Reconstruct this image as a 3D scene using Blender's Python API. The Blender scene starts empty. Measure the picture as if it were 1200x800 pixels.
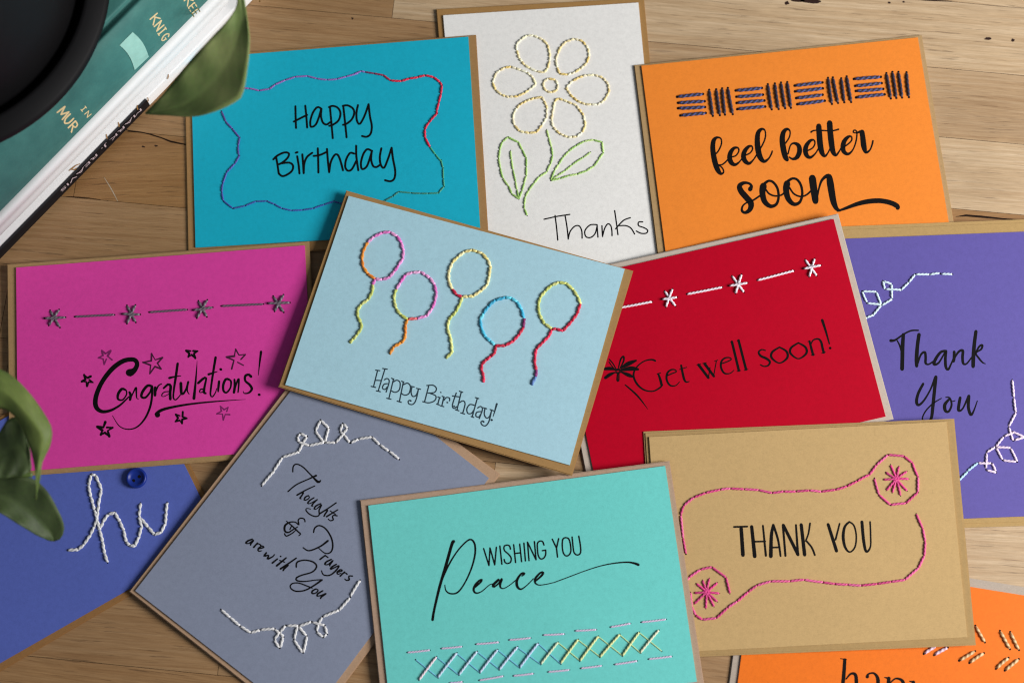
import bpy, math, random
import numpy as np
from mathutils import Vector, noise

# ------------------------------------------------------------------ camera, world, light, exposure
S = bpy.context.scene
COL = S.collection
TILT = math.radians(12.4)
DIST = 0.720
FPX = 1667.0                                     # focal length in pixels of a 1200 px wide picture
CAM = Vector((0.0, -DIST * math.sin(TILT), DIST * math.cos(TILT)))
cd = bpy.data.cameras.new('camera')
cam = bpy.data.objects.new('camera', cd)
COL.objects.link(cam)
cam.location = CAM
cam.rotation_euler = (TILT, 0, 0)
cd.sensor_width = 36.0
cd.lens = 36.0 * FPX / 1200.0
cd.clip_start = 0.01
cd.clip_end = 20.0
cd.dof.use_dof = True
cd.dof.focus_distance = 0.717
cd.dof.aperture_fstop = 5.2
S.camera = cam

w = bpy.data.worlds.new('World')
S.world = w
w.use_nodes = True
w.node_tree.nodes['Background'].inputs[0].default_value = (0.80, 0.88, 1.0, 1)
w.node_tree.nodes['Background'].inputs[1].default_value = 0.14


def area(name, loc, target, sx, sy, power, col):
    l = bpy.data.lights.new(name, 'AREA')
    l.shape = 'RECTANGLE'
    l.size = sx
    l.size_y = sy
    l.energy = power
    l.color = col
    o = bpy.data.objects.new(name, l)
    COL.objects.link(o)
    o.location = loc
    o.rotation_euler = (Vector(target) - Vector(loc)).to_track_quat('-Z', 'Y').to_euler()
    return o


area('window_light', (1.14, -0.16, 0.72), (0.06, 0.02, 0.0), 0.56, 0.54, 28.3, (1.0, 0.985, 0.965))

S.cycles.filter_width = 1.15
S.view_settings.view_transform = 'Standard'
S.view_settings.look = 'None'
S.view_settings.exposure = 0.0
S.view_settings.gamma = 1.0

RX = Vector((1, 0, 0))
UP = Vector((0, math.cos(TILT), math.sin(TILT)))
FW = Vector((0, math.sin(TILT), -math.cos(TILT)))


def ray(px, py):
    return (FW * FPX + RX * (px - 600.0) - UP * (py - 400.0)).normalized()


def at(px, py, z=0.0):                           # the point of the horizontal plane at height z seen at (px, py)
    d = ray(px, py)
    return CAM + d * ((z - CAM.z) / d.z)


def on_plane(px, py, P0, N):
    d = ray(px, py)
    return CAM + d * ((P0 - CAM).dot(N) / d.dot(N))


MM = 0.001
PXM = 0.148 / 345.0                              # metres per pixel, near the middle of the table

# ------------------------------------------------------------------ helpers


def lin(c):
    return tuple(((v / 255.0) / 12.92 if v / 255.0 <= 0.04045 else ((v / 255.0 + 0.055) / 1.055) ** 2.4) for v in c)


def build(name, verts, faces, mat=None, parent=None, origin=None, cols=None, smooth=False, mats=None, fmat=None):
    me = bpy.data.meshes.new(name)
    o0 = Vector(origin) if origin is not None else Vector((0, 0, 0))
    me.from_pydata([tuple(Vector(v) - o0) for v in verts], [], faces)
    if mats:
        for m in mats:
            me.materials.append(m)
        if fmat:
            me.polygons.foreach_set('material_index', fmat)
    elif mat:
        me.materials.append(mat)
    if cols is not None:
        ca = me.color_attributes.new('Col', 'FLOAT_COLOR', 'POINT')
        flat = []
        for c in cols:
            flat += [c[0], c[1], c[2], 1.0]
        ca.data.foreach_set('color', flat)
    if smooth:
        me.polygons.foreach_set('use_smooth', [True] * len(me.polygons))
    me.update()
    o = bpy.data.objects.new(name, me)
    COL.objects.link(o)
    if parent:
        o.parent = parent
    else:
        o.location = o0
    return o


def thing(name, label, cat, loc, group=None):
    o = bpy.data.objects.new(name, None)
    COL.objects.link(o)
    o.location = loc
    o.empty_display_size = 0.02
    o['label'] = label
    o['category'] = cat
    if group:
        o['group'] = group
    return o


def recalc(o):
    import bmesh
    bm = bmesh.new()
    bm.from_mesh(o.data)
    bmesh.ops.recalc_face_normals(bm, faces=bm.faces)
    bm.to_mesh(o.data)
    bm.free()


def newmat(name):
    m = bpy.data.materials.new(name)
    m.use_nodes = True
    nt = m.node_tree
    b = nt.nodes['Principled BSDF']
    return m, nt, b


def nd(nt, t, **kw):
    n = nt.nodes.new(t)
    for k, v in kw.items():
        setattr(n, k, v)
    return n


def mixrgb(nt, fac, a, b, mode='MIX'):
    m = nt.nodes.new('ShaderNodeMix')
    m.data_type = 'RGBA'
    m.blend_type = mode
    for i, v in ((0, fac), (6, a), (7, b)):
        if hasattr(v, 'links') or hasattr(v, 'is_linked'):
            nt.links.new(v, m.inputs[i])
        elif i == 0:
            m.inputs[0].default_value = v
        else:
            m.inputs[i].default_value = (v[0], v[1], v[2], 1)
    return m.outputs[2]


def noise_tex(nt, vec, scale, detail=3.0, rough=0.55, dist=0.0):
    n = nt.nodes.new('ShaderNodeTexNoise')
    n.inputs['Scale'].default_value = scale
    n.inputs['Detail'].default_value = detail
    n.inputs['Roughness'].default_value = rough
    n.inputs['Distortion'].default_value = dist
    if vec is not None:
        nt.links.new(vec, n.inputs['Vector'])
    return n.outputs['Fac']


def ramp(nt, fac, stops):
    r = nt.nodes.new('ShaderNodeValToRGB')
    r.color_ramp.elements[0].position = stops[0][0]
    r.color_ramp.elements[0].color = (*stops[0][1], 1) if len(stops[0][1]) == 3 else stops[0][1]
    r.color_ramp.elements[1].position = stops[-1][0]
    r.color_ramp.elements[1].color = (*stops[-1][1], 1)
    for p, c in stops[1:-1]:
        e = r.color_ramp.elements.new(p)
        e.color = (*c, 1)
    nt.links.new(fac, r.inputs[0])
    return r.outputs[0]


def bump(nt, b, h, strength, dist):
    n = nt.nodes.new('ShaderNodeBump')
    n.inputs['Strength'].default_value = strength
    n.inputs['Distance'].default_value = dist
    nt.links.new(h, n.inputs['Height'])
    nt.links.new(n.outputs['Normal'], b.inputs['Normal'])
    return n


def paper(name, rgb, rough=0.62, spec=0.35, kraft=0.0):
    m, nt, b = newmat(name)
    c = lin(rgb)
    co = nd(nt, 'ShaderNodeNewGeometry').outputs['Position']
    fine = noise_tex(nt, co, 1900, 2.0, 0.65)
    mid = noise_tex(nt, co, 420, 4.0, 0.65)
    big = noise_tex(nt, co, 26, 2.0, 0.5)
    col = mixrgb(nt, ramp(nt, fine, [(0.3, (0, 0, 0)), (0.7, (1, 1, 1))]), tuple(v * 0.92 for v in c), tuple(min(1, v * 1.06) for v in c))
    col = mixrgb(nt, ramp(nt, mid, [(0.3, (0, 0, 0)), (0.7, (1, 1, 1))]), col, mixrgb(nt, 0.5, col, tuple(min(1, v * 1.18) for v in c)))
    col = mixrgb(nt, big, col, mixrgb(nt, 1.0, col, (0.94, 0.94, 0.94), 'MULTIPLY'))
    if kraft > 0:
        mp = nd(nt, 'ShaderNodeMapping')
        mp.inputs['Scale'].default_value = (1.0, 2.4, 1.0)
        mp.inputs['Rotation'].default_value = (0, 0, 0.5)
        nt.links.new(co, mp.inputs['Vector'])
        fib = noise_tex(nt, mp.outputs[0], 900, 3.0, 0.75, 1.0)
        col = mixrgb(nt, ramp(nt, fib, [(0.56, (0, 0, 0)), (0.74, (1, 1, 1))]), col, mixrgb(nt, kraft, col, tuple(v * 0.45 for v in c)))
        col = mixrgb(nt, ramp(nt, fib, [(0.25, (1, 1, 1)), (0.42, (0, 0, 0))]), col, mixrgb(nt, kraft, col, tuple(min(1, v * 1.5) for v in c)))
    nt.links.new(col, b.inputs['Base Color'])
    rr = nd(nt, 'ShaderNodeMapRange')
    rr.inputs['To Min'].default_value = rough - 0.12
    rr.inputs['To Max'].default_value = rough + 0.12
    nt.links.new(noise_tex(nt, co, 38, 3.0, 0.6), rr.inputs['Value'])
    nt.links.new(rr.outputs[0], b.inputs['Roughness'])
    b.inputs['Specular IOR Level'].default_value = spec * 0.5
    hh = nd(nt, 'ShaderNodeMath', operation='ADD')
    nt.links.new(fine, hh.inputs[0])
    nt.links.new(mid, hh.inputs[1])
    bump(nt, b, hh.outputs[0], 0.22, 0.00006)
    return m


def plain(name, rgb, rough=0.5, spec=0.5, bumpy=0.0, scale=900, var=0.1, metal=0.0):
    m, nt, b = newmat(name)
    c = lin(rgb)
    co = nd(nt, 'ShaderNodeNewGeometry').outputs['Position']
    n = noise_tex(nt, co, scale, 3.0, 0.6)
    col = mixrgb(nt, n, tuple(v * (1 - var) for v in c), tuple(min(1, v * (1 + var)) for v in c))
    nt.links.new(col, b.inputs['Base Color'])
    b.inputs['Roughness'].default_value = rough
    b.inputs['Specular IOR Level'].default_value = spec
    b.inputs['Metallic'].default_value = metal
    if bumpy > 0:
        bump(nt, b, n, bumpy, 0.0002)
    return m


def attr_mat(name, rough, sheen=0.0, scale=2200):
    m, nt, b = newmat(name)
    a = nd(nt, 'ShaderNodeAttribute')
    a.attribute_name = 'Col'
    co = nd(nt, 'ShaderNodeNewGeometry').outputs['Position']
    n = noise_tex(nt, co, scale, 2.0, 0.6)
    col = mixrgb(nt, n, mixrgb(nt, 1.0, a.outputs['Color'], (0.86, 0.86, 0.86), 'MULTIPLY'), a.outputs['Color'])
    nt.links.new(col, b.inputs['Base Color'])
    b.inputs['Roughness'].default_value = rough
    b.inputs['Sheen Weight'].default_value = sheen
    bump(nt, b, n, 0.3, 0.0001)
    return m


M_INK = plain('black_ink', (8, 6, 7), 0.7, 0.12, var=0.3)
M_INK_FADED = plain('faded_ink', (120, 28, 92), 0.6, 0.3, var=0.25)
M_INK_MID = plain('half_dry_ink', (66, 16, 50), 0.6, 0.3, var=0.3)
M_INK_BLUE = plain('blue_black_ink', (38, 58, 68), 0.55, 0.3, var=0.2)
M_THREAD = attr_mat('embroidery_thread', 0.55, 0.15)
M_DARK = plain('hole_dark', (20, 16, 16), 0.9, 0.1)

# ------------------------------------------------------------------ table top of oak staves


def wood_mat():
    m, nt, b = newmat('oiled_oak')
    tc = nd(nt, 'ShaderNodeTexCoord').outputs['Object']
    at_ = nd(nt, 'ShaderNodeAttribute')
    at_.attribute_name = 'Col'                  # r: tone, g: seed, b: grain slant
    sep = nd(nt, 'ShaderNodeSeparateColor')
    nt.links.new(at_.outputs['Color'], sep.inputs[0])
    seed = nd(nt, 'ShaderNodeMath', operation='MULTIPLY')
    nt.links.new(sep.outputs[1], seed.inputs[0])
    seed.inputs[1].default_value = 7.3
    xyz = nd(nt, 'ShaderNodeSeparateXYZ')
    nt.links.new(tc, xyz.inputs[0])
    # slant: y += x * slant
    sl = nd(nt, 'ShaderNodeMath', operation='MULTIPLY_ADD')
    sub = nd(nt, 'ShaderNodeMath', operation='SUBTRACT')
    nt.links.new(sep.outputs[2], sub.inputs[0])
    sub.inputs[1].default_value = 0.5
    nt.links.new(sub.outputs[0], sl.inputs[0])
    nt.links.new(xyz.outputs[0], sl.inputs[1])
    nt.links.new(xyz.outputs[1], sl.inputs[2])
    comb = nd(nt, 'ShaderNodeCombineXYZ')
    nt.links.new(xyz.outputs[0], comb.inputs[0])
    nt.links.new(sl.outputs[0], comb.inputs[1])
    nt.links.new(seed.outputs[0], comb.inputs[2])

    def mapped(sx, sy):
        mp = nd(nt, 'ShaderNodeMapping')
        mp.inputs['Scale'].default_value = (sx, sy, 1)
        nt.links.new(comb.outputs[0], mp.inputs['Vector'])
        return mp.outputs[0]
    warp = noise_tex(nt, mapped(5, 16), 1.0, 2.0, 0.5)
    wy = nd(nt, 'ShaderNodeMath', operation='MULTIPLY_ADD')
    nt.links.new(warp, wy.inputs[0])
    wy.inputs[1].default_value = 0.009
    nt.links.new(sl.outputs[0], wy.inputs[2])
    comb2 = nd(nt, 'ShaderNodeCombineXYZ')
    nt.links.new(xyz.outputs[0], comb2.inputs[0])
    nt.links.new(wy.outputs[0], comb2.inputs[1])
    nt.links.new(seed.outputs[0], comb2.inputs[2])

    def mapped2(sx, sy):
        mp = nd(nt, 'ShaderNodeMapping')
        mp.inputs['Scale'].default_value = (sx, sy, 1)
        nt.links.new(comb2.outputs[0], mp.inputs['Vector'])
        return mp.outputs[0]
    bands = noise_tex(nt, mapped2(9.0, 460), 1.0, 5.0, 0.66)
    fibre = noise_tex(nt, mapped2(70, 1500), 1.0, 3.0, 0.7)
    pores = noise_tex(nt, mapped2(40, 1000), 1.0, 3.0, 0.7)
    rays = noise_tex(nt, mapped2(70, 420), 1.0, 2.0, 0.5)
    big = noise_tex(nt, mapped2(10, 30), 1.0, 2.0, 0.5)
    base = ramp(nt, bands, [(0.28, lin((186, 154, 117))), (0.46, lin((203, 175, 139))), (0.6, lin((211, 185, 151))), (0.76, lin((219, 196, 165)))])
    col = mixrgb(nt, ramp(nt, fibre, [(0.3, (0, 0, 0)), (0.7, (1, 1, 1))]), mixrgb(nt, 1.0, base, (0.74, 0.71, 0.67), 'MULTIPLY'), base)
    col = mixrgb(nt, ramp(nt, rays, [(0.6, (0, 0, 0)), (0.75, (1, 1, 1))]), col, mixrgb(nt, 0.35, col, lin((215, 185, 145))))
    col = mixrgb(nt, ramp(nt, pores, [(0.60, (0, 0, 0)), (0.68, (1, 1, 1))]), col, mixrgb(nt, 0.5, col, lin((70, 44, 26))))
    col = mixrgb(nt, ramp(nt, big, [(0.35, (0, 0, 0)), (0.7, (1, 1, 1))]), col, mixrgb(nt, 1.0, col, (0.84, 0.82, 0.80), 'MULTIPLY'))
    # tone of the stave
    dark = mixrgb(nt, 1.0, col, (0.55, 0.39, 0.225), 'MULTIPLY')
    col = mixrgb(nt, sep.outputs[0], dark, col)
    nt.links.new(col, b.inputs['Base Color'])
    b.inputs['Roughness'].default_value = 0.52
    b.inputs['Specular IOR Level'].default_value = 0.4
    hs = nd(nt, 'ShaderNodeMath', operation='SUBTRACT')
    nt.links.new(fibre, hs.inputs[0])
    nt.links.new(pores, hs.inputs[1])
    bump(nt, b, hs.outputs[0], 0.35, 0.0002)
    return m


def table():
    rnd = random.Random(5)
    M = wood_mat()
    MG = plain('wood_gap', (34, 22, 15), 0.9, 0.1)
    MK = plain('wood_knot', (44, 24, 18), 0.7, 0.2, 0.3, 1500, 0.5)
    V, F, C, FM = [], [], [], []
    SL = math.radians(-5.6)
    ex = Vector((math.cos(SL), math.sin(SL), 0))
    ey = Vector((-math.sin(SL), math.cos(SL), 0))
    O = at(218, 244)                              # a seam passes here
    wd = 0.0385

    def loc(p):
        d = p - O
        return d.dot(ex), d.dot(ey)

    def quad(x0, y0, x1, y1, z, c, fm):
        k = len(V)
        V.extend([(x0, y0, z), (x1, y0, z), (x1, y1, z), (x0, y1, z)])
        F.append((k, k + 1, k + 2, k + 3))
        C.extend([c] * 4)
        FM.append(fm)
    # staves: rows above and below the seam line; named cuts in the rows that are seen
    cuts = {}
    for r in range(-12, 12):
        xs = [-0.75]
        while xs[-1] < 0.8:
            xs.append(xs[-1] + rnd.uniform(0.62, 0.95))
        xs[-1] = 0.85
        cuts[r] = xs
    xa = loc(at(560, 200))[0]
    tones = {(0, 0): 0.05, (1, 0): 0.55}
    for r, xs in cuts.items():
        for i in range(len(xs) - 1):
            mid = O + ex * (0.5 * (max(xs[i], -0.3) + min(xs[i + 1], 0.3))) + ey * ((r + .5) * wd)
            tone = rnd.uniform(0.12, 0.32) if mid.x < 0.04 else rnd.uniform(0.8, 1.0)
            sl = 0.5 + rnd.uniform(-0.05, 0.05)
            if r == 0 and xs[i] < 0.0 < xs[i + 1] or (r == 0 and xs[i] < -0.03 and xs[i + 1] > -0.06):
                tone, sl = 0.02, 0.36
            if r == -1:
                tone = 0.24
            if r >= 3 and mid.x > 0.05:
                tone = 1.0
            if r == 2 and mid.x > 0.05:
                tone = 0.62
            g = 0.00011
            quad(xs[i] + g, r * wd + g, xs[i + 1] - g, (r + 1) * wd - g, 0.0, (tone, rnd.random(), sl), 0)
    # body below (also closes the seams)
    k = len(V)
    for z in (-0.0003, -0.03):
        for (x, y) in ((-0.75, -12 * wd), (0.85, -12 * wd), (0.85, 12 * wd), (-0.75, 12 * wd)):
            V.append((x, y, z))
            C.append((0.5, 0.3, 0.5))
    for f in ((0, 1, 2, 3), (4, 7, 6, 5), (0, 4, 5, 1), (1, 5, 6, 2), (2, 6, 7, 3), (3, 7, 4, 0)):
        F.append(tuple(k + i for i in f))
        FM.append(1)

    # cracks and small dark knots
    def blot(px, py, rx, ry, rot, seedv, mi=2):
        c = at(px, py)
        k = len(V)
        n = 18
        for i in range(n):
            a = 2 * math.pi * i / n
            q = 1 + 0.45 * noise.noise(Vector((math.cos(a) * 1.3, math.sin(a) * 1.3, seedv)))
            p = Vector((math.cos(a) * rx * q * PXM, math.sin(a) * ry * q * PXM, 0))
            p = Vector((p.x * math.cos(rot) - p.y * math.sin(rot), p.x * math.sin(rot) + p.y * math.cos(rot), 0)) + c
            lx, ly = loc(p)
            V.append((lx, ly, 0.00006))
            C.append((0.5, 0.5, 0.5))
        F.append(tuple(range(k, k + n)))
        FM.append(mi)

    def crack(pts, mi=1):
        k = len(V)
        n = len(pts)
        for i, (x, y, wpx) in enumerate(pts):
            p = at(x, y)
            q = at(*pts[min(n - 1, i + 1)][:2]) - at(*pts[max(0, i - 1)][:2])
            nn = Vector((-q.y, q.x, 0)).normalized() * (wpx * PXM * 0.5)
            for pp in (p + nn, p - nn):
                lx, ly = loc(pp)
                V.append((lx, ly, 0.00005))
                C.append((0.5, 0.5, 0.5))
        for i in range(n - 1):
            F.append((k + 2 * i, k + 2 * i + 1, k + 2 * i + 3, k + 2 * i + 2))
            FM.append(mi)
    crack([(140, 150, .5), (152, 153.5, 1.6), (165, 155, 1.2), (176, 157.5, 1.7), (190, 162, 1.6), (200, 166, 2.2), (212, 168.5, 1.9), (226, 171, .8)])
    crack([(78, 230.5, .5), (92, 231.2, 1.3), (104, 232.2, 1.0), (118, 234, .4)])
    crack([(122, 208, .4), (129, 219, 1.2), (134, 228, 1.0), (138, 236, .4)], 3)
    crack([(1120, 254, .5), (1132, 252.5, 2.6), (1150, 254, 2.8), (1175, 256.5, 1.8), (1200, 258, .8)])
    for a in ((1158, 45.5, 4.5, 1.9, 0.05, 1.0), (1187, 47.5, 2.2, 2.0, 0, 2.0), (950, 1.5, 14, 2.8, -0.05, 3.0), (935, 1, 9, 2, -.1, 3.6), (922, 4, 2.6, 2.6, 0, 4.0),
              (1042, 3.5, 2.0, 1.3, 0, 5.0), (1059, 2.5, 1.7, 1.1, 0, 6.0), (183, 171, 2.0, 1.2, 0, 7.0), (168, 172, 2.4, 1.0, -.3, 8.0), (413, 22, 1.2, 1.6, .4, 9.0), (1090, 0.5, 26, 1.1, -0.06, 12.0)):
        blot(*a)
    MS = plain('pale_filler', (176, 160, 140), 0.8, 0.2, 0.2, 900, .3)
    o = build('table_top', V, F, cols=C, mats=[M, MG, MK, MS], fmat=FM)
    o.location = O
    o.rotation_euler = (0, 0, SL)
    o['kind'] = 'structure'
    return o


table()

# ------------------------------------------------------------------ cards and envelopes: outlines, order of the pile
# corners clockwise from the one at the upper left of the printed side
CARDS = {
    'white': dict(C=[(519.5, 19.5), (748, 4), (778, 320), (546, 337)], E=[(511, 12), (754.5, -2), (786, 329), (538, 345)]),
    'tangerine': dict(C=[(751.5, 78), (1074.7, 45.3), (1113, 271), (781, 305)], E=[(742.5, 77), (1079.5, 42), (1121, 281), (772, 314)]),
    'turquoise': dict(C=[(224, 70), (549, 44), (563, 271), (229.5, 290.5)], E=[(216, 68), (558, 41.5), (573, 284), (220.5, 302)]),
    'blue': dict(C=[(-155, 582), (149, 408), (258, 629), (-46, 803)], E=[(-161, 580), (150, 402), (267, 631), (-42, 811)]),
    'magenta': dict(C=[(20, 314.3), (357.2, 288), (370, 524.5), (21.5, 552.5)], E=[(9, 310.5), (362.6, 283), (376, 531), (11, 559)]),
    'grey': dict(C=[(380, 408), (573, 560), (358.4, 846.8), (159.6, 691.8)], E=[(377, 401), (586.5, 555.5), (361, 858.5), (152, 692.7)]),
    'purple': dict(C=[(972, 281), (1212, 271.5), (1250, 603), (1000, 612)], E=[(963, 266.5), (1221, 256.5), (1263, 614), (992, 622)]),
    'red': dict(C=[(651, 331), (976.3, 257.4), (1037.5, 488), (698, 565)], E=[(642, 325.5), (981.8, 251), (1047, 491), (690, 575)]),
    'pumpkin': dict(C=[(885, 646.7), (1235, 703), (1205, 956), (851, 897)], E=[(876, 634), (1246, 695), (1214, 968), (839, 908)]),
    'kraft': dict(C=[(760.6, 512), (1108.7, 494), (1132.7, 746), (778, 764.5)], E=[(754, 505.5), (1118, 490.5), (1143, 755.5), (770, 771)]),
    'mint': dict(C=[(432, 592.3), (779.3, 545.7), (816.5, 798), (459, 845)], E=[(422, 586), (784.5, 539.8), (826, 806), (450, 855)]),
    'pale_blue': dict(C=[(408.9, 230.4), (732, 315.6), (667.6, 545), (334.9, 451.6)], E=[(406, 223.8), (742, 317.7), (670.3, 557.5), (326.4, 453.7)]),
}
# edges or corners that have lifted a little: towards (u, v), by so many mm
CURL = {'mint': (-1, -.25, .9), 'pale_blue': (-1, .2, .9), 'grey': (-.6, 1, .9), 'magenta': (-1, -.5, .6), 'turquoise': (-.3, -1, .5), 'red': (1, -1, .6),
        'kraft': (.6, 1, .6), 'white': (-.6, -1, .5), 'tangerine': (.5, -1, .5), 'purple': (1, .6, .5)}
T_ENV, T_CARD, BULGE = 0.78 * MM, 0.76 * MM, 0.18 * MM


def clip_poly(P, Q):
    def inside(p, a, b):
        return (b[0] - a[0]) * (p[1] - a[1]) - (b[1] - a[1]) * (p[0] - a[0]) >= -1e-12

    def inter(p, q, a, b):
        x1, y1, x2, y2 = *p, *q
        x3, y3, x4, y4 = *a, *b
        d = (x1 - x2) * (y3 - y4) - (y1 - y2) * (x3 - x4)
        t = ((x1 - x3) * (y3 - y4) - (y1 - y3) * (x3 - x4)) / d
        return (x1 + t * (x2 - x1), y1 + t * (y2 - y1))
    out = list(P)
    for i in range(len(Q)):
        a, b = Q[i], Q[(i + 1) % len(Q)]
        src, out = out, []
        for j in range(len(src)):
            p, q = src[j], src[(j + 1) % len(src)]
            if inside(p, a, b):
                out.append(p)
                if not inside(q, a, b):
                    out.append(inter(p, q, a, b))
            elif inside(q, a, b):
                out.append(inter(p, q, a, b))
        if not out:
            return []
    return out


def ccw(P):
    s = sum(P[i][0] * P[(i + 1) % 4][1] - P[(i + 1) % 4][0] * P[i][1] for i in range(4))
    return P if s > 0 else P[::-1]


def settle():
    done = []
    for name, c in CARDS.items():
        E = [at(x, y, 0.002) for x, y in c['E']]
        P = ccw([(p.x, p.y) for p in E])
        pts = [(x, y, 0.0002) for x, y in P]
        for (Q, pl) in done:
            for (x, y) in clip_poly(P, Q):
                pts.append((x, y, pl[0] + pl[1] * x + pl[2] * y + T_ENV + T_CARD + BULGE + 0.00008))
        A = np.array(pts)
        cx, cy = sum(p[0] for p in P) / 4, sum(p[1] for p in P) / 4
        best, bp = 1e9, None
        n = len(A)
        for i in range(n):
            for j in range(i + 1, n):
                for k in range(j + 1, n):
                    M = np.array([[1, A[q][0], A[q][1]] for q in (i, j, k)])
                    if abs(np.linalg.det(M)) < 1e-5:
                        continue
                    s = np.linalg.solve(M, A[[i, j, k], 2])
                    if (s[0] + s[1] * A[:, 0] + s[2] * A[:, 1] >= A[:, 2] - 1e-7).all():
                        h = s[0] + s[1] * cx + s[2] * cy
                        if h < best:
                            best, bp = h, s
        c['plane'] = bp
        done.append((P, bp))


settle()


def lift_of(key, u, v, k=1.0):
    if key not in CURL:
        return 0.0
    du, dv, c = CURL[key]
    s_ = max(0.0, (u * du + v * dv) / (abs(du) + abs(dv)))
    return c * MM * k * s_ ** 2.5


class Sheet:
    """One card or envelope lying in the pile: a plane and four corners on it."""

    def __init__(self, key, which, lift):
        a, bx, by = CARDS[key]['plane']
        self.key = key
        self.N = Vector((-bx, -by, 1)).normalized()
        self.P0 = Vector((0, 0, a)) + self.N * lift
        self.q = [on_plane(x, y, self.P0, self.N) for x, y in CARDS[key][which]]
        self.c = sum(self.q, Vector()) / 4
        self.eu = ((self.q[1] - self.q[0]) + (self.q[2] - self.q[3])) / 4
        self.ev = ((self.q[3] - self.q[0]) + (self.q[2] - self.q[1])) / 4

    def bulge(self, p):
        d = p - self.c
        g11, g12, g22 = self.eu.dot(self.eu), self.eu.dot(self.ev), self.ev.dot(self.ev)
        b1, b2 = d.dot(self.eu), d.dot(self.ev)
        det = g11 * g22 - g12 * g12
        u, v = (b1 * g22 - b2 * g12) / det, (b2 * g11 - b1 * g12) / det
        u, v = max(-1, min(1, u)), max(-1, min(1, v))
        return self.hf(u, v)

    def hf(self, u, v):
        return BULGE * (1 - u * u) * (1 - v * v) + lift_of(self.key, u, v, 1.08)

    def P(self, px, py, off=0.0):
        p = on_plane(px, py, self.P0, self.N)
        h = self.bulge(p) + off
        return on_plane(px, py, self.P0 + self.N * h, self.N)


def slab(q, N, z0, z1, nu=1, nv=1, bul=None, tops=None):
    """box between two heights over a quad, its faces divided; returns verts, faces"""
    V, F = [], []
    n = nu + 1

    def grid(z, b):
        for j in range(nv + 1):
            for i in range(nu + 1):
                u, v = i / nu, j / nv
                p = (q[0] * (1 - u) + q[1] * u) * (1 - v) + (q[3] * (1 - u) + q[2] * u) * v
                h = z
                if b:
                    h += b(2 * u - 1, 2 * v - 1)
                V.append(p + N * h)
    grid(z0, bul)
    k = (nu + 1) * (nv + 1)
    grid(z1, bul)
    for j in range(nv):
        for i in range(nu):
            a = j * n + i
            F.append((a, a + 1, a + n + 1, a + n))
            F.append((k + a, k + a + n, k + a + n + 1, k + a + 1))
    for i in range(nu):
        for a, b in ((i, i + 1), (nv * n + i + 1, nv * n + i)):
            F.append((a, k + a, k + b, b))
    for j in range(nv):
        for a, b in (((j + 1) * n, j * n), (j * n + nu, (j + 1) * n + nu)):
            F.append((a, k + a, k + b, b))
    return V, F


ENV_LABEL = {}
M_ENV = {
    'white': paper('kraft_golden', (158, 120, 72), 0.7, 0.25, 0.45),
    'tangerine': paper('kraft_tan', (170, 140, 98), 0.7, 0.25, 0.5),
    'turquoise': paper('kraft_brown', (160, 122, 78), 0.7, 0.25, 0.45),
    'blue': paper('kraft_deep', (146, 106, 64), 0.7, 0.25, 0.45),
    'magenta': paper('kraft_olive', (164, 132, 92), 0.7, 0.25, 0.5),
    'grey': paper('kraft_rosy', (176, 144, 116), 0.7, 0.25, 0.5),
    'purple': paper('kraft_ochre', (172, 141, 92), 0.7, 0.25, 0.4),
    'red': paper('recycled_grey', (188, 174, 160), 0.7, 0.25, 0.45),
    'pumpkin': paper('recycled_grey_dark', (172, 158, 144), 0.7, 0.25, 0.45),
    'kraft': paper('kraft_sand', (168, 138, 92), 0.7, 0.25, 0.35),
    'mint': paper('kraft_mauve', (172, 144, 122), 0.7, 0.25, 0.5),
    'pale_blue': paper('kraft_amber', (160, 124, 78), 0.7, 0.25, 0.45),
}
M_CARD = {
    'white': paper('white_card', (229, 227, 223), 0.6, 0.35),
    'tangerine': paper('tangerine_card', (230, 131, 46), 0.55, 0.35),
    'turquoise': paper('turquoise_card', (24, 172, 198), 0.55, 0.35),
    'blue': paper('blue_card', (86, 101, 178), 0.55, 0.35),
    'magenta': paper('magenta_card', (218, 66, 158), 0.55, 0.35),
    'grey': paper('grey_card', (132, 139, 159), 0.6, 0.35),
    'purple': paper('purple_card', (92, 82, 154), 0.55, 0.35),
    'red': paper('red_card', (180, 0, 33), 0.6, 0.16),
    'pumpkin': paper('pumpkin_card', (228, 112, 26), 0.55, 0.35),
    'kraft': paper('kraft_card', (190, 158, 108), 0.65, 0.3, 0.3),
    'mint': paper('mint_card', (108, 202, 195), 0.42, 0.55),
    'pale_blue': paper('pale_blue_card', (166, 205, 218), 0.58, 0.35),
}
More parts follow.
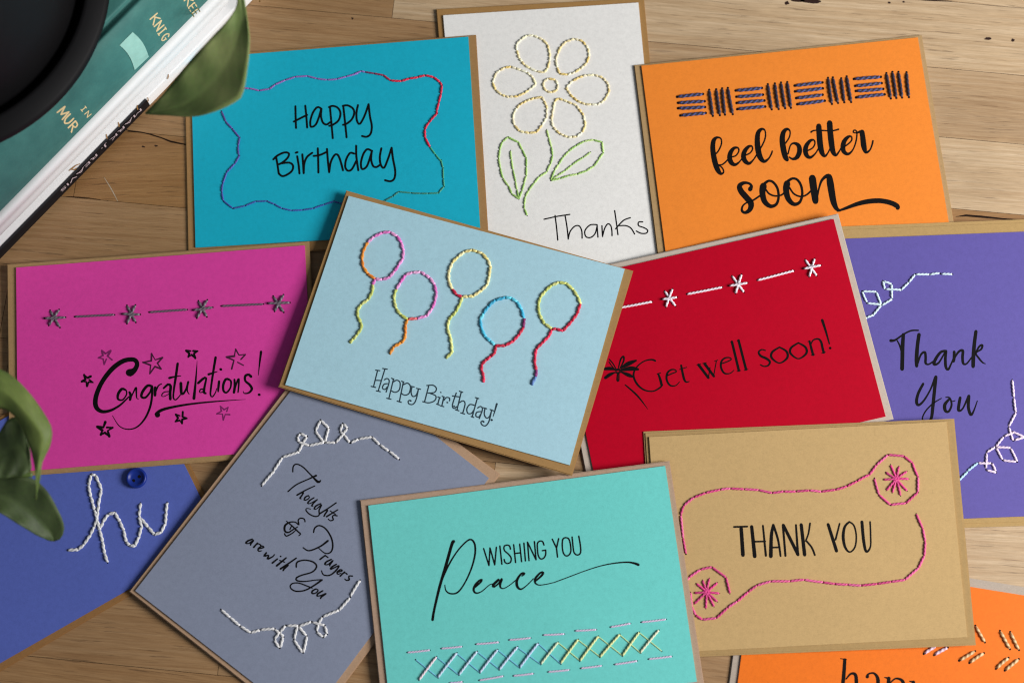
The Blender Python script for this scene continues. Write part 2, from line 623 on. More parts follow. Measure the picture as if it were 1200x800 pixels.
LABELS = {
    'white': ('white folded card stitched with a yellow six-petal flower and green leaves, lettered Thanks', 'brown kraft envelope under the white flower card, between the turquoise and light orange cards'),
    'tangerine': ('light orange folded card lettered feel better soon with navy basket-weave stitching', 'tan kraft envelope under the light orange feel better soon card'),
    'turquoise': ('turquoise folded card lettered Happy Birthday inside a wavy stitched purple, red and green frame', 'brown kraft envelope under the turquoise Happy Birthday card beside the books'),
    'blue': ('blue folded card stitched with hi in white thread and a blue button', 'dark brown kraft envelope under the blue hi card with the button'),
    'magenta': ('magenta folded card lettered Congratulations with printed stars and a grey stitched star row', 'olive brown kraft envelope under the magenta Congratulations card'),
    'grey': ('grey folded card lettered Thoughts & Prayers are with You between two white stitched sprigs', 'rosy brown kraft envelope under the tilted grey Thoughts & Prayers card'),
    'purple': ('purple folded card lettered Thank You in brush script with pale stitched sprigs', 'ochre kraft envelope under the purple Thank You card'),
    'red': ('red folded card lettered Get well soon! with white stitched stars and dashes', 'pale grey recycled envelope under the red Get well soon card'),
    'pumpkin': ('deep orange folded card with beige twisted stitches, mostly hidden at lower right', 'grey recycled envelope under the deep orange card at lower right'),
    'kraft': ('plain brown kraft folded card lettered THANK YOU in a pink stitched border', 'sand kraft envelope under the brown kraft THANK YOU card'),
    'mint': ('mint green folded card lettered WISHING YOU Peace above a row of stitched crosses', 'mauve brown kraft envelope under the mint green Peace card'),
    'pale_blue': ('pale blue folded card stitched with five balloons, lettered Happy Birthday!, on top of the pile', 'amber kraft envelope under the pale blue balloon card on top of the pile'),
}
ROOT, FACE = {}, {}
for key in CARDS:
    nm, e_lab = LABELS[key]
    s = Sheet(key, 'E', 0.0)
    r = thing('envelope', e_lab, 'envelope', s.c, 'kraft envelopes lying under the cards')
    N = s.N
    # back panel, and the front panel set in a hair from its edge
    hf = (lambda u, v, kk=key: lift_of(kk, u, v)) if key in CURL else None
    V, F = slab(s.q, N, 0.0, 0.30 * MM, 16, 12, hf)
    build('back_panel', V, F, M_ENV[key], r, s.c)
    off = {'purple': 2.0, 'kraft': 0.9}.get(key, 0.45) * MM
    qi = []
    for i in range(4):
        p = s.q[i]
        a, b = (s.q[(i + 1) % 4] - p).normalized(), (s.q[(i - 1) % 4] - p).normalized()
        qi.append(p + (a + b) * off)
    V, F = slab(qi, N, 0.33 * MM, T_ENV, 16, 12, hf)
    build('front_panel', V, F, M_ENV[key], r, s.c)
    # the card
    s = Sheet(key, 'C', T_ENV)
    r = thing('greeting_card', nm, 'greeting card', s.c, 'hand-stitched greeting cards spread on the table')
    hf = (lambda u, v, kk=key: lift_of(kk, u, v, 1.02)) if key in CURL else None
    V, F = slab(s.q, N, 0.01 * MM, 0.30 * MM, 16, 12, hf)
    build('back_panel', V, F, M_CARD[key], r, s.c)
    V, F = slab(s.q, N, 0.42 * MM, T_CARD, 24, 20, s.hf)
    # the fold joins the two panels along the top (landscape) or left (portrait) edge
    build('front_panel', V, F, M_CARD[key], r, s.c)
    ROOT[key] = r
    FACE[key] = Sheet(key, 'C', T_ENV + T_CARD)

# ------------------------------------------------------------------ ink and thread


def fr(ox, oy, s):
    """a frame: turns measured coordinates of an enlargement into pixels of the photograph"""
    def f(pts):
        return [(p[0] / s + ox, p[1] / s + oy) + ((p[2] / s,) if len(p) > 2 else ()) for p in pts]
    f.s = s
    return f


def spline(pts, step=1.2):
    if len(pts) < 3:
        return pts
    out = []
    n = len(pts)
    for i in range(n - 1):
        p0, p1, p2, p3 = pts[max(0, i - 1)], pts[i], pts[i + 1], pts[min(n - 1, i + 2)]
        L = math.hypot(p2[0] - p1[0], p2[1] - p1[1])
        m = max(2, int(L / step))
        for k in range(m):
            t = k / m
            out.append(tuple(0.5 * (2 * p1[j] + (p2[j] - p0[j]) * t + (2 * p0[j] - 5 * p1[j] + 4 * p2[j] - p3[j]) * t * t
                                    + (3 * p1[j] - p0[j] - 3 * p2[j] + p3[j]) * t ** 3) for j in range(3)))
    out.append(pts[-1])
    return out


class Ink:
    def __init__(self, face):
        self.f, self.V, self.F, self.n = face, [], [], 0

    def disc(self, x, y, r, off):
        k = len(self.V)
        for i in range(10):
            a = 2 * math.pi * i / 10
            self.V.append(self.f.P(x + r * math.cos(a), y - r * math.sin(a), off))
        self.F.append(tuple(range(k, k + 10)))

    def stroke(self, pts, w=None, smooth=True):
        pts = [(p[0], p[1], p[2] if len(p) > 2 else w) for p in pts]
        self.n += 1
        off = (0.045 + 0.0006 * (self.n % 60)) * MM
        P = spline(pts) if smooth else pts
        k0 = len(self.V)
        n = len(P)
        for i in range(n):
            a, b = P[max(0, i - 1)], P[min(n - 1, i + 1)]
            dx, dy = b[0] - a[0], b[1] - a[1]
            L = math.hypot(dx, dy) or 1
            r = max(0.2, P[i][2]) * 0.54
            self.V.append(self.f.P(P[i][0] - dy / L * r, P[i][1] + dx / L * r, off))
            self.V.append(self.f.P(P[i][0] + dy / L * r, P[i][1] - dx / L * r, off))
        for i in range(n - 1):
            self.F.append((k0 + 2 * i, k0 + 2 * i + 2, k0 + 2 * i + 3, k0 + 2 * i + 1)[::-1])
        for p in (P[0], P[-1]):
            if p[2] > 0.7:
                self.disc(p[0], p[1], p[2] * 0.5, off + 0.0003 * MM)
        return self

    def many(self, f, strokes, w=None, smooth=True):
        for s_ in strokes:
            self.stroke(f(s_), (w / f.s) if w else None, smooth)
        return self

    def done(self, parent, name='lettering', mat=None):
        o = build(name, self.V, self.F, mat or M_INK, parent, parent.location)
        return o


class Yarn:
    """stitches of embroidery thread lying on a card face"""

    def __init__(self, face, seed=1):
        self.f, self.V, self.F, self.C, self.FM = face, [], [], [], []
        self.r = random.Random(seed)

    def tube(self, pts, rad, col, sides=8, ply=0.16, turns=0.0, col2=None, fm=0):
        k0 = len(self.V)
        n = len(pts)
        Ltot = 0
        for i in range(n):
            t = (pts[min(n - 1, i + 1)] - pts[max(0, i - 1)]).normalized()
            s_ = t.cross(self.f.N)
            if s_.length < 1e-6:
                s_ = RX.copy()
            s_.normalize()
            u = s_.cross(t).normalized()
            if i:
                Ltot += (pts[i] - pts[i - 1]).length
            ph = 2 * math.pi * Ltot / (rad * (3.4 if col2 is not None else 4.6))
            ends = (0.75 if i in (0, n - 1) else 1.0) * (1 + 0.07 * math.sin(i * 1.7 + k0))
            for j in range(sides):
                a = 2 * math.pi * j / sides
                m = 1 + ply * math.cos(2 * (a - ph * 0.5 * 1.0))
                self.V.append(pts[i] + (s_ * math.cos(a) + u * (0.7 * math.sin(a))) * rad * m * ends)
                if col2 is not None:
                    q = 0.5 + 0.5 * math.cos(2 * (a - ph * 0.5))
                    q = 1 if q > 0.64 else 0
                    self.C.append(tuple(col[x] * (1 - q) + col2[x] * q for x in range(3)))
                else:
                    d = 0.82 + 0.18 * (m - 0.84) / 0.32 + 0.12
                    self.C.append(tuple(c * d for c in col))
        for i in range(n - 1):
            for j in range(sides):
                a, b = k0 + i * sides + j, k0 + i * sides + (j + 1) % sides
                self.F.append((a, b, b + sides, a + sides))
                self.FM.append(fm)
        self.F.append(tuple(k0 + j for j in range(sides))[::-1])
        self.F.append(tuple(k0 + (n - 1) * sides + j for j in range(sides)))
        self.FM += [fm, fm]

    def hole(self, x, y, rpx):
        k = len(self.V)
        for i in range(8):
            a = 2 * math.pi * i / 8
            self.V.append(self.f.P(x + rpx * math.cos(a), y - rpx * math.sin(a), 0.03 * MM))
            self.C.append((0.01, 0.01, 0.01))
        self.F.append(tuple(range(k, k + 8)))
        self.FM.append(1)

    def stitch(self, a, b, wpx, rgb, jit=0.12, holes=0.5, lift=0.0, col2=None, fine=False, gap=0.0):
        rad = 0.5 * wpx * PXM
        d = 1 + self.r.uniform(-jit, jit)
        c = tuple(min(1, v * d) for v in lin(rgb))
        c2 = lin(col2) if col2 else tuple(min(1, v * 1.16 + 0.012) for v in c)
        if not col2:
            c = tuple(v * 0.92 for v in c)
        L = math.hypot(b[0] - a[0], b[1] - a[1])
        if L < 0.5:
            return
        g = gap / L
        a, b = (a[0] + (b[0] - a[0]) * g, a[1] + (b[1] - a[1]) * g), (b[0] - (b[0] - a[0]) * g, b[1] - (b[1] - a[1]) * g)
        n = max(6, int(L * 3.0))
        jx, jy = self.r.uniform(-.25, .25), self.r.uniform(-.25, .25)
        pts = []
        for i in range(n + 1):
            t = i / n
            e = min(1.0, min(t, 1 - t) * L / (wpx * 0.55))          # dives into its hole at both ends
            bow = math.sin(math.pi * t)
            z = rad * (-0.75 + 1.2 * math.sin(e * math.pi / 2)) + rad * 0.2 * bow + lift
            pts.append(self.f.P(a[0] + (b[0] - a[0]) * t + jx * bow, a[1] + (b[1] - a[1]) * t + jy * bow, z))
        self.tube(pts, rad, c, 10, 0.17, col2=c2)
        if holes:
            for (p, q) in ((a, b), (b, a)):
                ux, uy = (p[0] - q[0]) / L, (p[1] - q[1]) / L
                self.hole(p[0] + ux * wpx * 0.38, p[1] + uy * wpx * 0.38, wpx * 0.42 * holes * 2)

    def run(self, pts, wpx, rgb, maxlen=9.0, close=False, **kw):
        kw.setdefault('gap', 0.4)
        """a run of back stitches through the points; rgb a colour or a function of 0..1"""
        P = list(pts) + ([pts[0]] if close else [])
        segs = []
        for p, q in zip(P[:-1], P[1:]):
            L = math.hypot(q[0] - p[0], q[1] - p[1])
            m = max(1, round(L / maxlen))
            for i in range(m):
                segs.append(((p[0] + (q[0] - p[0]) * i / m, p[1] + (q[1] - p[1]) * i / m), (p[0] + (q[0] - p[0]) * (i + 1) / m, p[1] + (q[1] - p[1]) * (i + 1) / m)))
        for i, (p, q) in enumerate(segs):
            c = rgb((i + .5) / len(segs)) if callable(rgb) else rgb
            self.stitch(p, q, wpx, c, **kw)
        return self

    def pairs(self, f, prs, wpx, rgb, **kw):
        for a, b in prs:
            a, b = f([a, b])
            self.stitch(a, b, wpx, rgb, **kw)
        return self

    def done(self, parent, name):
        o = build(name, self.V, self.F, None, parent, parent.location, self.C, True, [M_THREAD, M_DARK], self.FM)
        return o


def mixc(a, b, t):
    return tuple(a[i] + (b[i] - a[i]) * t for i in range(3))


# ---- turquoise: Happy / Birthday in a wavy stitched frame
k = 'turquoise'
A = fr(300, 100, 6.6667)
ink = Ink(FACE[k])
ink.many(A, [
    [(308, 165), (310, 250), (313, 335)], [(385, 160), (393, 240), (400, 332)], [(295, 285), (340, 262), (400, 232)],
    [(512, 185), (480, 172), (445, 215), (425, 280), (430, 325), (465, 310), (490, 255), (510, 185)], [(512, 185), (508, 240), (522, 290), (550, 308), (578, 290)],
    [(578, 172), (588, 280), (600, 415)], [(570, 172), (600, 162), (640, 178), (660, 220), (645, 275), (600, 310), (572, 318)],
    [(682, 162), (695, 280), (708, 408)], [(678, 162), (715, 158), (755, 180), (768, 215), (750, 265), (710, 300), (680, 310)],
    [(797, 155), (785, 220), (790, 280), (812, 302), (850, 235), (880, 148)], [(880, 148), (890, 240), (905, 320), (895, 380), (865, 403), (828, 397)],
    [(157, 560), (168, 620), (178, 690)], [(135, 580), (170, 548), (225, 525), (258, 535), (245, 570), (205, 605), (178, 618)], [(190, 612), (260, 605), (290, 630), (280, 670), (240, 700), (205, 710), (178, 690)],
    [(322, 555), (333, 620), (340, 690)], [(310, 528), (325, 523)],
    [(362, 540), (368, 610), (373, 688)], [(373, 688), (378, 610), (400, 560), (440, 528)],
    [(483, 492), (486, 580), (488, 683)], [(450, 553), (500, 545), (555, 520)],
    [(555, 497), (562, 590), (572, 680)], [(572, 680), (585, 600), (615, 545), (640, 545), (660, 590), (680, 665)],
    [(768, 535), (735, 530), (705, 580), (698, 640), (720, 668), (750, 655), (785, 590)], [(783, 472), (785, 560), (800, 665)],
    [(908, 515), (870, 500), (838, 540), (820, 610), (830, 655), (865, 635), (890, 570), (907, 512)], [(905, 515), (900, 580), (915, 630), (940, 640), (965, 625)],
    [(980, 492), (968, 560), (975, 620), (1000, 645), (1030, 580), (1060, 488)], [(1060, 488), (1070, 570), (1088, 670), (1080, 730), (1050, 750), (1008, 742)],
], 15).done(ROOT[k])
B1, B2, B3, B4 = fr(240, 70, 6.6667), fr(400, 70, 6.6667), fr(240, 170, 6.6667), fr(400, 170, 6.6667)
y = Yarn(FACE[k], 3)
y.run(B1([(290, 222), (345, 225), (425, 243), (505, 230), (550, 195), (630, 160), (705, 135), (800, 128), (875, 148), (955, 158), (1035, 153), (1105, 133), (1200, 105)])
      + B2([(105, 112), (155, 90), (185, 97)]), 2.0, lambda t: mixc((150, 92, 178), (140, 108, 190), t), 13)
y.run(B2([(185, 97), (255, 108), (330, 122), (385, 163)]), 2.2, lambda t: mixc((96, 42, 96), (190, 12, 60), t), 13)
y.run(B2([(385, 163), (470, 168), (530, 148), (600, 138), (655, 124), (720, 138), (770, 175), (785, 200), (778, 270), (745, 400), (748, 420), (685, 490), (652, 545), (655, 610), (692, 682)]), 2.6, (214, 12, 62), 13)
y.run(B2([(692, 682), (735, 740), (782, 795)]) + B4([(780, 118), (795, 180), (797, 265), (803, 325), (760, 375), (680, 378), (620, 378), (545, 375), (450, 365), (405, 400), (340, 435), (260, 470)]), 1.8, lambda t: mixc((60, 168, 120), (36, 120, 112), t), 11)
y.run(B3([(1110, 460), (1050, 452), (1010, 440), (935, 465), (850, 495), (765, 508), (680, 512), (605, 495), (545, 462), (485, 437), (400, 440), (315, 475), (220, 495), (145, 435)]), 1.9, (46, 84, 170), 12)
y.run(B3([(145, 435), (133, 370), (140, 300), (170, 215), (235, 145), (270, 85)]) + B1([(265, 745), (260, 675), (272, 608), (215, 540), (165, 488), (130, 405)]), 2.1, lambda t: mixc((60, 76, 170), (84, 70, 150), t), 12)
y.done(ROOT[k], 'stitched_border')

# ---- white: flower and Thanks
k = 'white'
B6, B7, B8 = fr(560, 20, 6.6667), fr(560, 120, 6.6667), fr(600, 200, 6.6667)
Ink(FACE[k]).many(B8, [
    [(250, 380), (350, 358), (452, 342)], [(337, 350), (348, 440), (358, 543)], [(415, 350), (430, 440), (440, 535)], [(440, 530), (455, 475), (490, 435), (525, 432), (545, 470), (548, 528)],
    [(665, 422), (610, 425), (570, 470), (578, 515), (615, 522), (650, 490), (666, 430)], [(665, 422), (668, 470), (672, 520)],
    [(703, 430), (705, 470), (708, 515)], [(708, 510), (725, 450), (750, 415), (772, 430), (780, 465), (782, 508)],
    [(802, 312), (815, 400), (828, 500)], [(925, 368), (870, 390), (810, 455)], [(840, 430), (890, 430), (930, 450), (958, 495)],
    [(1022, 400), (990, 402), (990, 430), (1030, 445), (1060, 465), (1050, 488), (1010, 490), (972, 472)]], 9.5).done(ROOT[k])
PET = [
    B6([(435, 145), (505, 175), (545, 215), (562, 280), (560, 345), (545, 400), (515, 435), (460, 425), (405, 400), (365, 375), (325, 325), (305, 265), (300, 215), (340, 175), (385, 145)]),
    B6([(640, 445), (620, 395), (608, 335), (625, 285), (650, 230), (690, 190), (755, 172), (820, 190), (862, 245), (868, 310), (850, 360), (800, 405), (760, 432), (700, 452)]),
    B6([(690, 550), (740, 500), (790, 472), (850, 455), (910, 452), (975, 475), (1020, 525), (1025, 590), (985, 655), (930, 685), (840, 682), (775, 655), (720, 605)]),
    B6([(630, 635), (700, 660), (770, 690), (810, 745)]) + B7([(825, 100), (840, 180), (815, 235), (770, 270), (700, 270), (640, 245), (590, 195), (575, 140), (590, 50)]) + B6([(600, 660)]),
    B6([(500, 625), (440, 635), (380, 655), (325, 685), (285, 740)]) + B7([(272, 130), (285, 180), (325, 225), (400, 240), (455, 235), (500, 180), (535, 125), (540, 50)]) + B6([(535, 690)]),
    B6([(455, 525), (430, 475), (385, 432), (335, 415), (260, 388), (210, 395), (140, 440), (115, 515), (140, 570), (185, 608), (245, 625), (310, 620), (365, 595), (420, 555)]),
]
CEN = B6([(550, 480), (605, 490), (625, 525), (620, 570), (580, 590), (540, 582), (512, 550), (510, 510)])


def yellow(rn, lo, hi):
    return lambda t: mixc(lo, hi, rn.random() ** 0.8)


yc = Yarn(FACE[k], 5)
yc.run(CEN, 2.7, yellow(random.Random(1), (226, 196, 112), (246, 236, 206)), 6, True, holes=0.0)
fl = yc.done(ROOT[k], 'stitched_flower')
for i, P in enumerate(PET):
    yp = Yarn(FACE[k], 10 + i)
    yp.run(P, 2.7, yellow(random.Random(i), (228, 198, 114), (246, 238, 210)), 6.2, True, holes=0.0)
    o = build('petal', yp.V, yp.F, None, fl, ROOT[k].location, yp.C, True, [M_THREAD, M_DARK], yp.FM)


def green(rn):
    return lambda t: mixc((146, 190, 92), (186, 214, 132), rn.random())


ys = Yarn(FACE[k], 30)
ys.run(B7([(538, 215), (555, 280), (575, 350), (583, 415), (567, 480), (540, 542), (480, 580), (440, 630), (395, 690), (370, 735), (362, 800)]) + B8([(97, 300), (118, 350)]), 2.2, green(random.Random(2)), 10, holes=.35)
ys.done(ROOT[k], 'stitched_stem')
for i, (L, mid) in enumerate((
    ([(320, 755), (265, 715), (240, 655), (197, 595), (175, 515), (162, 440), (170, 370), (190, 310), (235, 270), (318, 312), (378, 435), (378, 575), (345, 690)], [(255, 378), (262, 450), (275, 530), (295, 620), (318, 748)]),
    ([(570, 610), (600, 530), (630, 485), (665, 430), (710, 382), (768, 340), (830, 305), (905, 293), (970, 310), (980, 395), (905, 500), (850, 535), (775, 562), (710, 572), (645, 595)], [(585, 600), (625, 570), (680, 535), (735, 490), (825, 430), (880, 388)]))):
    yl = Yarn(FACE[k], 40 + i)
    yl.run(B7(L), 2.2, green(random.Random(i + 7)), 11, True, holes=.35)
    yl.run(B7(mid), 2.0, green(random.Random(i + 9)), 12, holes=.35)
    yl.done(ROOT[k], 'stitched_leaf')

# ---- tangerine: basket-weave stitches and feel better soon
k = 'tangerine'
C1, C2, C3, C4 = fr(780, 60, 6.6667), fr(920, 60, 6.6667), fr(820, 140, 6.6667), fr(900, 140, 6.6667)
BLK = [
    (C1, [((100, 357), (282, 337)), ((107, 405), (295, 393)), ((107, 447), (298, 438)), ((125, 503), (303, 485))]),
    (C1, [((342, 312), (368, 498)), ((397, 308), (423, 493)), ((443, 300), (463, 488)), ((488, 297), (523, 485))]),
    (C1, [((558, 308), (742, 290)), ((563, 357), (750, 342)), ((565, 405), (762, 388)), ((570, 453), (768, 435))]),
    (C1, [((800, 268), (828, 447)), ((855, 262), (882, 445)), ((903, 255), (933, 438)), ((952, 252), (978, 435))]),
    (C2, [((85, 270), (282, 247)), ((88, 315), (285, 293)), ((97, 367), (283, 343)), ((105, 415), (300, 390))]),
    (C2, [((337, 218), (365, 405)), ((375, 215), (412, 397)), ((440, 222), (462, 392)), ((483, 207), (515, 390))]),
    (C2, [((548, 218), (738, 203)), ((557, 272), (745, 252)), ((563, 312), (757, 297)), ((565, 362), (768, 340))]),
    (C2, [((793, 182), (825, 362)), ((840, 172), (868, 358)), ((887, 172), (913, 355)), ((950, 175), (967, 352))]),
]
for i, (f, prs) in enumerate(BLK):
    yb = Yarn(FACE[k], 60 + i)
    for a, b in prs:
        a, b = f([a, b])
        if i % 2 == 0:
            yb.stitch(a, b, 4.0, (26, 15, 36), 0.1, 0.5, col2=(56, 70, 138), fine=True)
        else:
            yb.stitch(a, b, 3.5, (26, 13, 32), 0.1, 0.5, col2=(38, 30, 66), fine=True)
    yb.done(ROOT[k], 'stitched_block')
ink = Ink(FACE[k])
ink.many(C3, [
    [(128, 268, 11), (150, 240, 11), (170, 190, 11), (165, 150, 11), (135, 142, 18), (110, 165, 31), (102, 220, 36), (110, 290, 39), (127, 360, 39), (147, 405, 34), (167, 425, 21), (186, 415, 12), (183, 390, 11), (165, 368, 11), (148, 362, 11)],
    [(128, 352, 11), (170, 355, 11), (205, 330, 11), (235, 295, 11)],
    [(235, 295, 11), (280, 285, 11), (305, 250, 11), (300, 224, 13), (270, 224, 22), (242, 258, 32), (234, 300, 36), (247, 338, 34), (277, 354, 23), (312, 330, 11), (345, 285, 11)],
    [(345, 285, 11), (390, 265, 11), (412, 235, 11), (407, 210, 13), (382, 213, 22), (352, 248, 32), (342, 290, 36), (356, 327, 34), (386, 344, 23), (420, 315, 11), (452, 265, 11)],
    [(452, 265, 11), (490, 200, 11), (513, 140, 11), (510, 88, 11), (485, 76, 20), (457, 105, 32), (450, 170, 39), (457, 240, 42), (472, 295, 39), (502, 328, 26), (537, 308, 13), (560, 270, 12), (567, 248, 11)],
    [(668, 190, 11), (700, 140, 11), (706, 95, 11), (685, 76, 20), (657, 97, 32), (645, 150, 39), (652, 220, 42), (668, 290, 39), (682, 314, 31)],
    [(690, 270, 11), (710, 202, 11), (740, 187, 18), (772, 205, 31), (780, 250, 36), (760, 296, 31), (727, 310, 18), (700, 295, 11)],
    [(830, 250, 11), (880, 225, 11), (900, 190, 11), (892, 162, 13), (864, 167, 22), (834, 205, 32), (826, 245, 36), (837, 283, 31), (866, 297, 21), (905, 265, 11), (932, 220, 11)],
    [(930, 52, 39), (935, 120, 42), (942, 200, 42), (955, 258, 36), (976, 287, 21), (1000, 265, 11), (1022, 220, 11)],
    [(1015, 28, 42), (1020, 100, 42), (1030, 190, 42), (1042, 252, 36), (1063, 280, 21), (1090, 250, 11), (1117, 200, 11)],
    [(870, 100, 13), (890, 88, 11), (940, 86, 11), (1030, 90, 11), (1085, 78, 13)],
    [(394, 546, 34), (404, 518, 21), (382, 499, 18), (342, 497, 25), (312, 520, 36), (323, 560, 42), (365, 610, 44), (400, 655, 44), (393, 703, 34), (357, 728, 23), (330, 713, 18), (337, 675, 13), (372, 648, 11), (420, 630, 13), (472, 595, 13)],
    [(498, 520, 52), (490, 570, 44), (507, 640, 39), (552, 678, 29), (598, 663, 21), (616, 610, 18), (608, 540, 18), (575, 492, 18), (540, 480, 18), (508, 500, 21)],
    [(512, 540, 13), (542, 580, 13), (590, 598, 13), (640, 590, 13), (662, 570, 13)],
    [(683, 500, 49), (675, 550, 44), (692, 620, 39), (735, 662, 29), (780, 648, 21), (801, 590, 18), (793, 520, 18), (763, 472, 18), (725, 462, 18), (692, 480, 21)],
    [(700, 530, 13), (735, 580, 13), (785, 602, 13), (830, 592, 13), (868, 560, 13)],
    [(880, 458, 52), (888, 520, 52), (900, 600, 49), (905, 640, 44)],
    [(920, 600, 13), (932, 540, 13), (952, 480, 18), (985, 447, 26), (1010, 446, 39), (1019, 490, 49), (1030, 560, 49), (1045, 640, 44), (1068, 695, 31), (1095, 713, 18)]])
ink.many(C4, [
    [(580, 225, 11), (630, 190, 11), (655, 160, 11), (650, 134, 13), (627, 137, 22), (597, 170, 32), (586, 215, 36), (594, 253, 31), (626, 271, 21), (662, 240, 11), (686, 180, 11), (695, 120, 11), (690, 90, 11), (672, 85, 11), (667, 102, 11), (690, 106, 11), (722, 96, 21)],
    [(735, 98, 36), (742, 150, 39), (750, 213, 39), (766, 257, 23), (796, 240, 12), (813, 200, 12), (820, 168, 13)],
    [(545, 716, 13), (600, 697, 21), (700, 660, 31), (790, 640, 36), (880, 636, 36), (960, 652, 36), (1008, 676, 36), (1014, 692, 31)]])
ink.done(ROOT[k])

# ---- magenta: Congratulations
k = 'magenta'
D5, D6, D7, D8 = fr(30, 320, 6.6667), fr(200, 320, 6.6667), fr(80, 400, 6.6667), fr(180, 395, 6.6667)
GR = (126, 112, 124)
for f, prs in ((D5, [((195, 297), (265, 418)), ((258, 290), (185, 402)), ((155, 352), (305, 345))]),
               (D5, [((795, 258), (858, 378)), ((855, 255), (795, 388)), ((762, 318), (888, 322))]),
               (D6, [((220, 222), (280, 335)), ((283, 215), (208, 345)), ((182, 288), (322, 268))]),
               (D6, [((805, 185), (880, 300)), ((878, 175), (815, 292)), ((765, 235), (925, 230))])):
    yy = Yarn(FACE[k], 80)
    for j, (a, b) in enumerate(prs):
        a, b = f([a, b])
        yy.stitch(a, b, 2.9, GR, .15, .45, lift=0.0004 * j, col2=(84, 72, 84), fine=True)
    yy.done(ROOT[k], 'stitched_star')
for a, b in ((D5([(388, 340)])[0], D5([(690, 325)])[0]), (D5([(970, 305)])[0], D6([(125, 285)])[0]), (D6([(400, 257)])[0], D6([(720, 242)])[0])):
    yy = Yarn(FACE[k], 81)
    yy.stitch(a, b, 2.5, (118, 92, 112), .1, .45, col2=(78, 56, 76), fine=True)
    yy.done(ROOT[k], 'stitched_dash')
ink = Ink(FACE[k])
ink.many(D7, [
    [(478, 243, 58), (492, 240, 52), (520, 220, 36), (538, 180, 32), (525, 148, 32), (485, 140, 32), (420, 157, 34), (340, 217, 34), (262, 320, 32), (217, 430, 34), (217, 508, 34), (262, 546, 26), (330, 538, 20), (400, 500, 15), (450, 455, 12), (475, 430, 9)],
    [(450, 380, 14), (420, 370, 20), (390, 410, 20), (390, 450, 16), (425, 455, 12), (455, 415, 10), (455, 385, 10)],
    [(478, 395, 16), (488, 420, 20), (483, 455, 18)], [(485, 450, 10), (510, 395, 10), (530, 360, 14), (532, 400, 12), (535, 440, 8), (548, 448, 6)],
    [(655, 350, 18), (620, 345, 20), (582, 390, 20), (572, 430, 18), (602, 438, 16), (640, 395, 14), (655, 350, 16), (655, 420, 16), (640, 510, 16), (600, 600, 14), (540, 665, 11), (470, 685, 9), (400, 660, 7), (345, 578, 4)],
    [(680, 360, 22), (678, 420, 20)], [(685, 385, 14), (705, 345, 10), (730, 330, 8)],
    [(745, 365, 14), (780, 335, 18), (800, 348, 20), (796, 400, 20), (798, 450, 20)], [(798, 390, 8), (750, 395, 8), (730, 420, 8), (745, 430, 6), (795, 405, 6)],
    [(855, 172, 18), (840, 280, 18), (825, 380, 14), (822, 440, 12), (840, 455, 10), (870, 425, 8), (885, 400, 6)], [(790, 285, 18), (830, 275, 12), (880, 268, 6)],
    [(880, 325, 22), (884, 400, 20), (898, 408, 16), (922, 370, 14), (938, 315, 16)], [(938, 315, 12), (930, 380, 10), (945, 412, 6)],
    [(1007, 150, 2), (1003, 220, 8), (992, 350, 16), (982, 445, 22)],
    [(1015, 325, 18), (1055, 290, 18), (1078, 285, 14), (1066, 350, 16), (1060, 395, 20), (1075, 405, 14)], [(1060, 370, 10), (1032, 375, 10), (1028, 398, 8), (1060, 392, 8)]])
ink.many(D8, [
    [(485, 157, 18), (465, 280, 16), (448, 400, 14), (445, 450, 12), (460, 465, 10), (485, 430, 8), (492, 400, 6)], [(430, 290, 18), (460, 280, 12), (498, 268, 6)],
    [(512, 345, 18), (506, 400, 16), (505, 425, 10)], [(524, 250, 20), (527, 252, 20)],
    [(590, 330, 16), (565, 328, 18), (545, 370, 18), (547, 418, 16), (570, 432, 14), (600, 395, 12), (605, 345, 14), (585, 328, 14)],
    [(632, 330, 14), (635, 380, 18), (628, 432, 18)], [(630, 430, 10), (645, 370, 12), (665, 325, 14), (665, 380, 12), (660, 430, 10)],
    [(762, 308, 20), (745, 292, 18), (717, 302, 18), (717, 340, 16), (750, 370, 18), (768, 403, 18), (745, 433, 14), (708, 438, 8), (700, 420, 4)],
    [(840, 113, 18), (828, 210, 11), (818, 300, 3)], [(824, 448, 20), (827, 449, 20)],
    [(32, 606, 40), (22, 600, 26), (60, 570, 22), (150, 545, 18), (300, 520, 14), (500, 500, 10), (720, 485, 2.5)]])
ink.done(ROOT[k])


def star(f, cx, cy, R, rot, wd, mat, seedv):
    rn = random.Random(seedv)
    I = Ink(FACE[k])
    tips = []
    for i in range(10):
        a = rot + math.pi * i / 5
        q = R * 0.9 * (1 if i % 2 == 0 else 0.36) * rn.uniform(0.86, 1.1)
        tips.append((cx + q * math.sin(a), cy - q * math.cos(a)))
    for i in range(10):
        a, b = tips[i], tips[(i + 1) % 10]
        if rn.random() < 0.9:
            w0 = wd * rn.uniform(.6, 1.2)
            I.stroke(f([(a[0], a[1], w0), (b[0], b[1], wd * rn.uniform(.5, 1.3))]))
    I.done(ROOT[k], 'printed_star', mat)


star(D7, 288, 118, 68, -0.5, 13, M_INK_FADED, 1)
star(D7, 150, 302, 50, -0.55, 15, M_INK, 2)
star(D7, 965, 88, 56, 0.05, 15, M_INK, 3)
star(D7, 670, 168, 92, -0.25, 11, M_INK_MID, 4)
star(D7, 287, 688, 66, 0.05, 17, M_INK, 5)
star(D7, 877, 598, 56, 0.35, 14, M_INK, 6)
star(D8, 652, 168, 92, -0.15, 13, M_INK_MID, 8)
star(D8, 550, 585, 64, -0.55, 11, M_INK_FADED, 9)

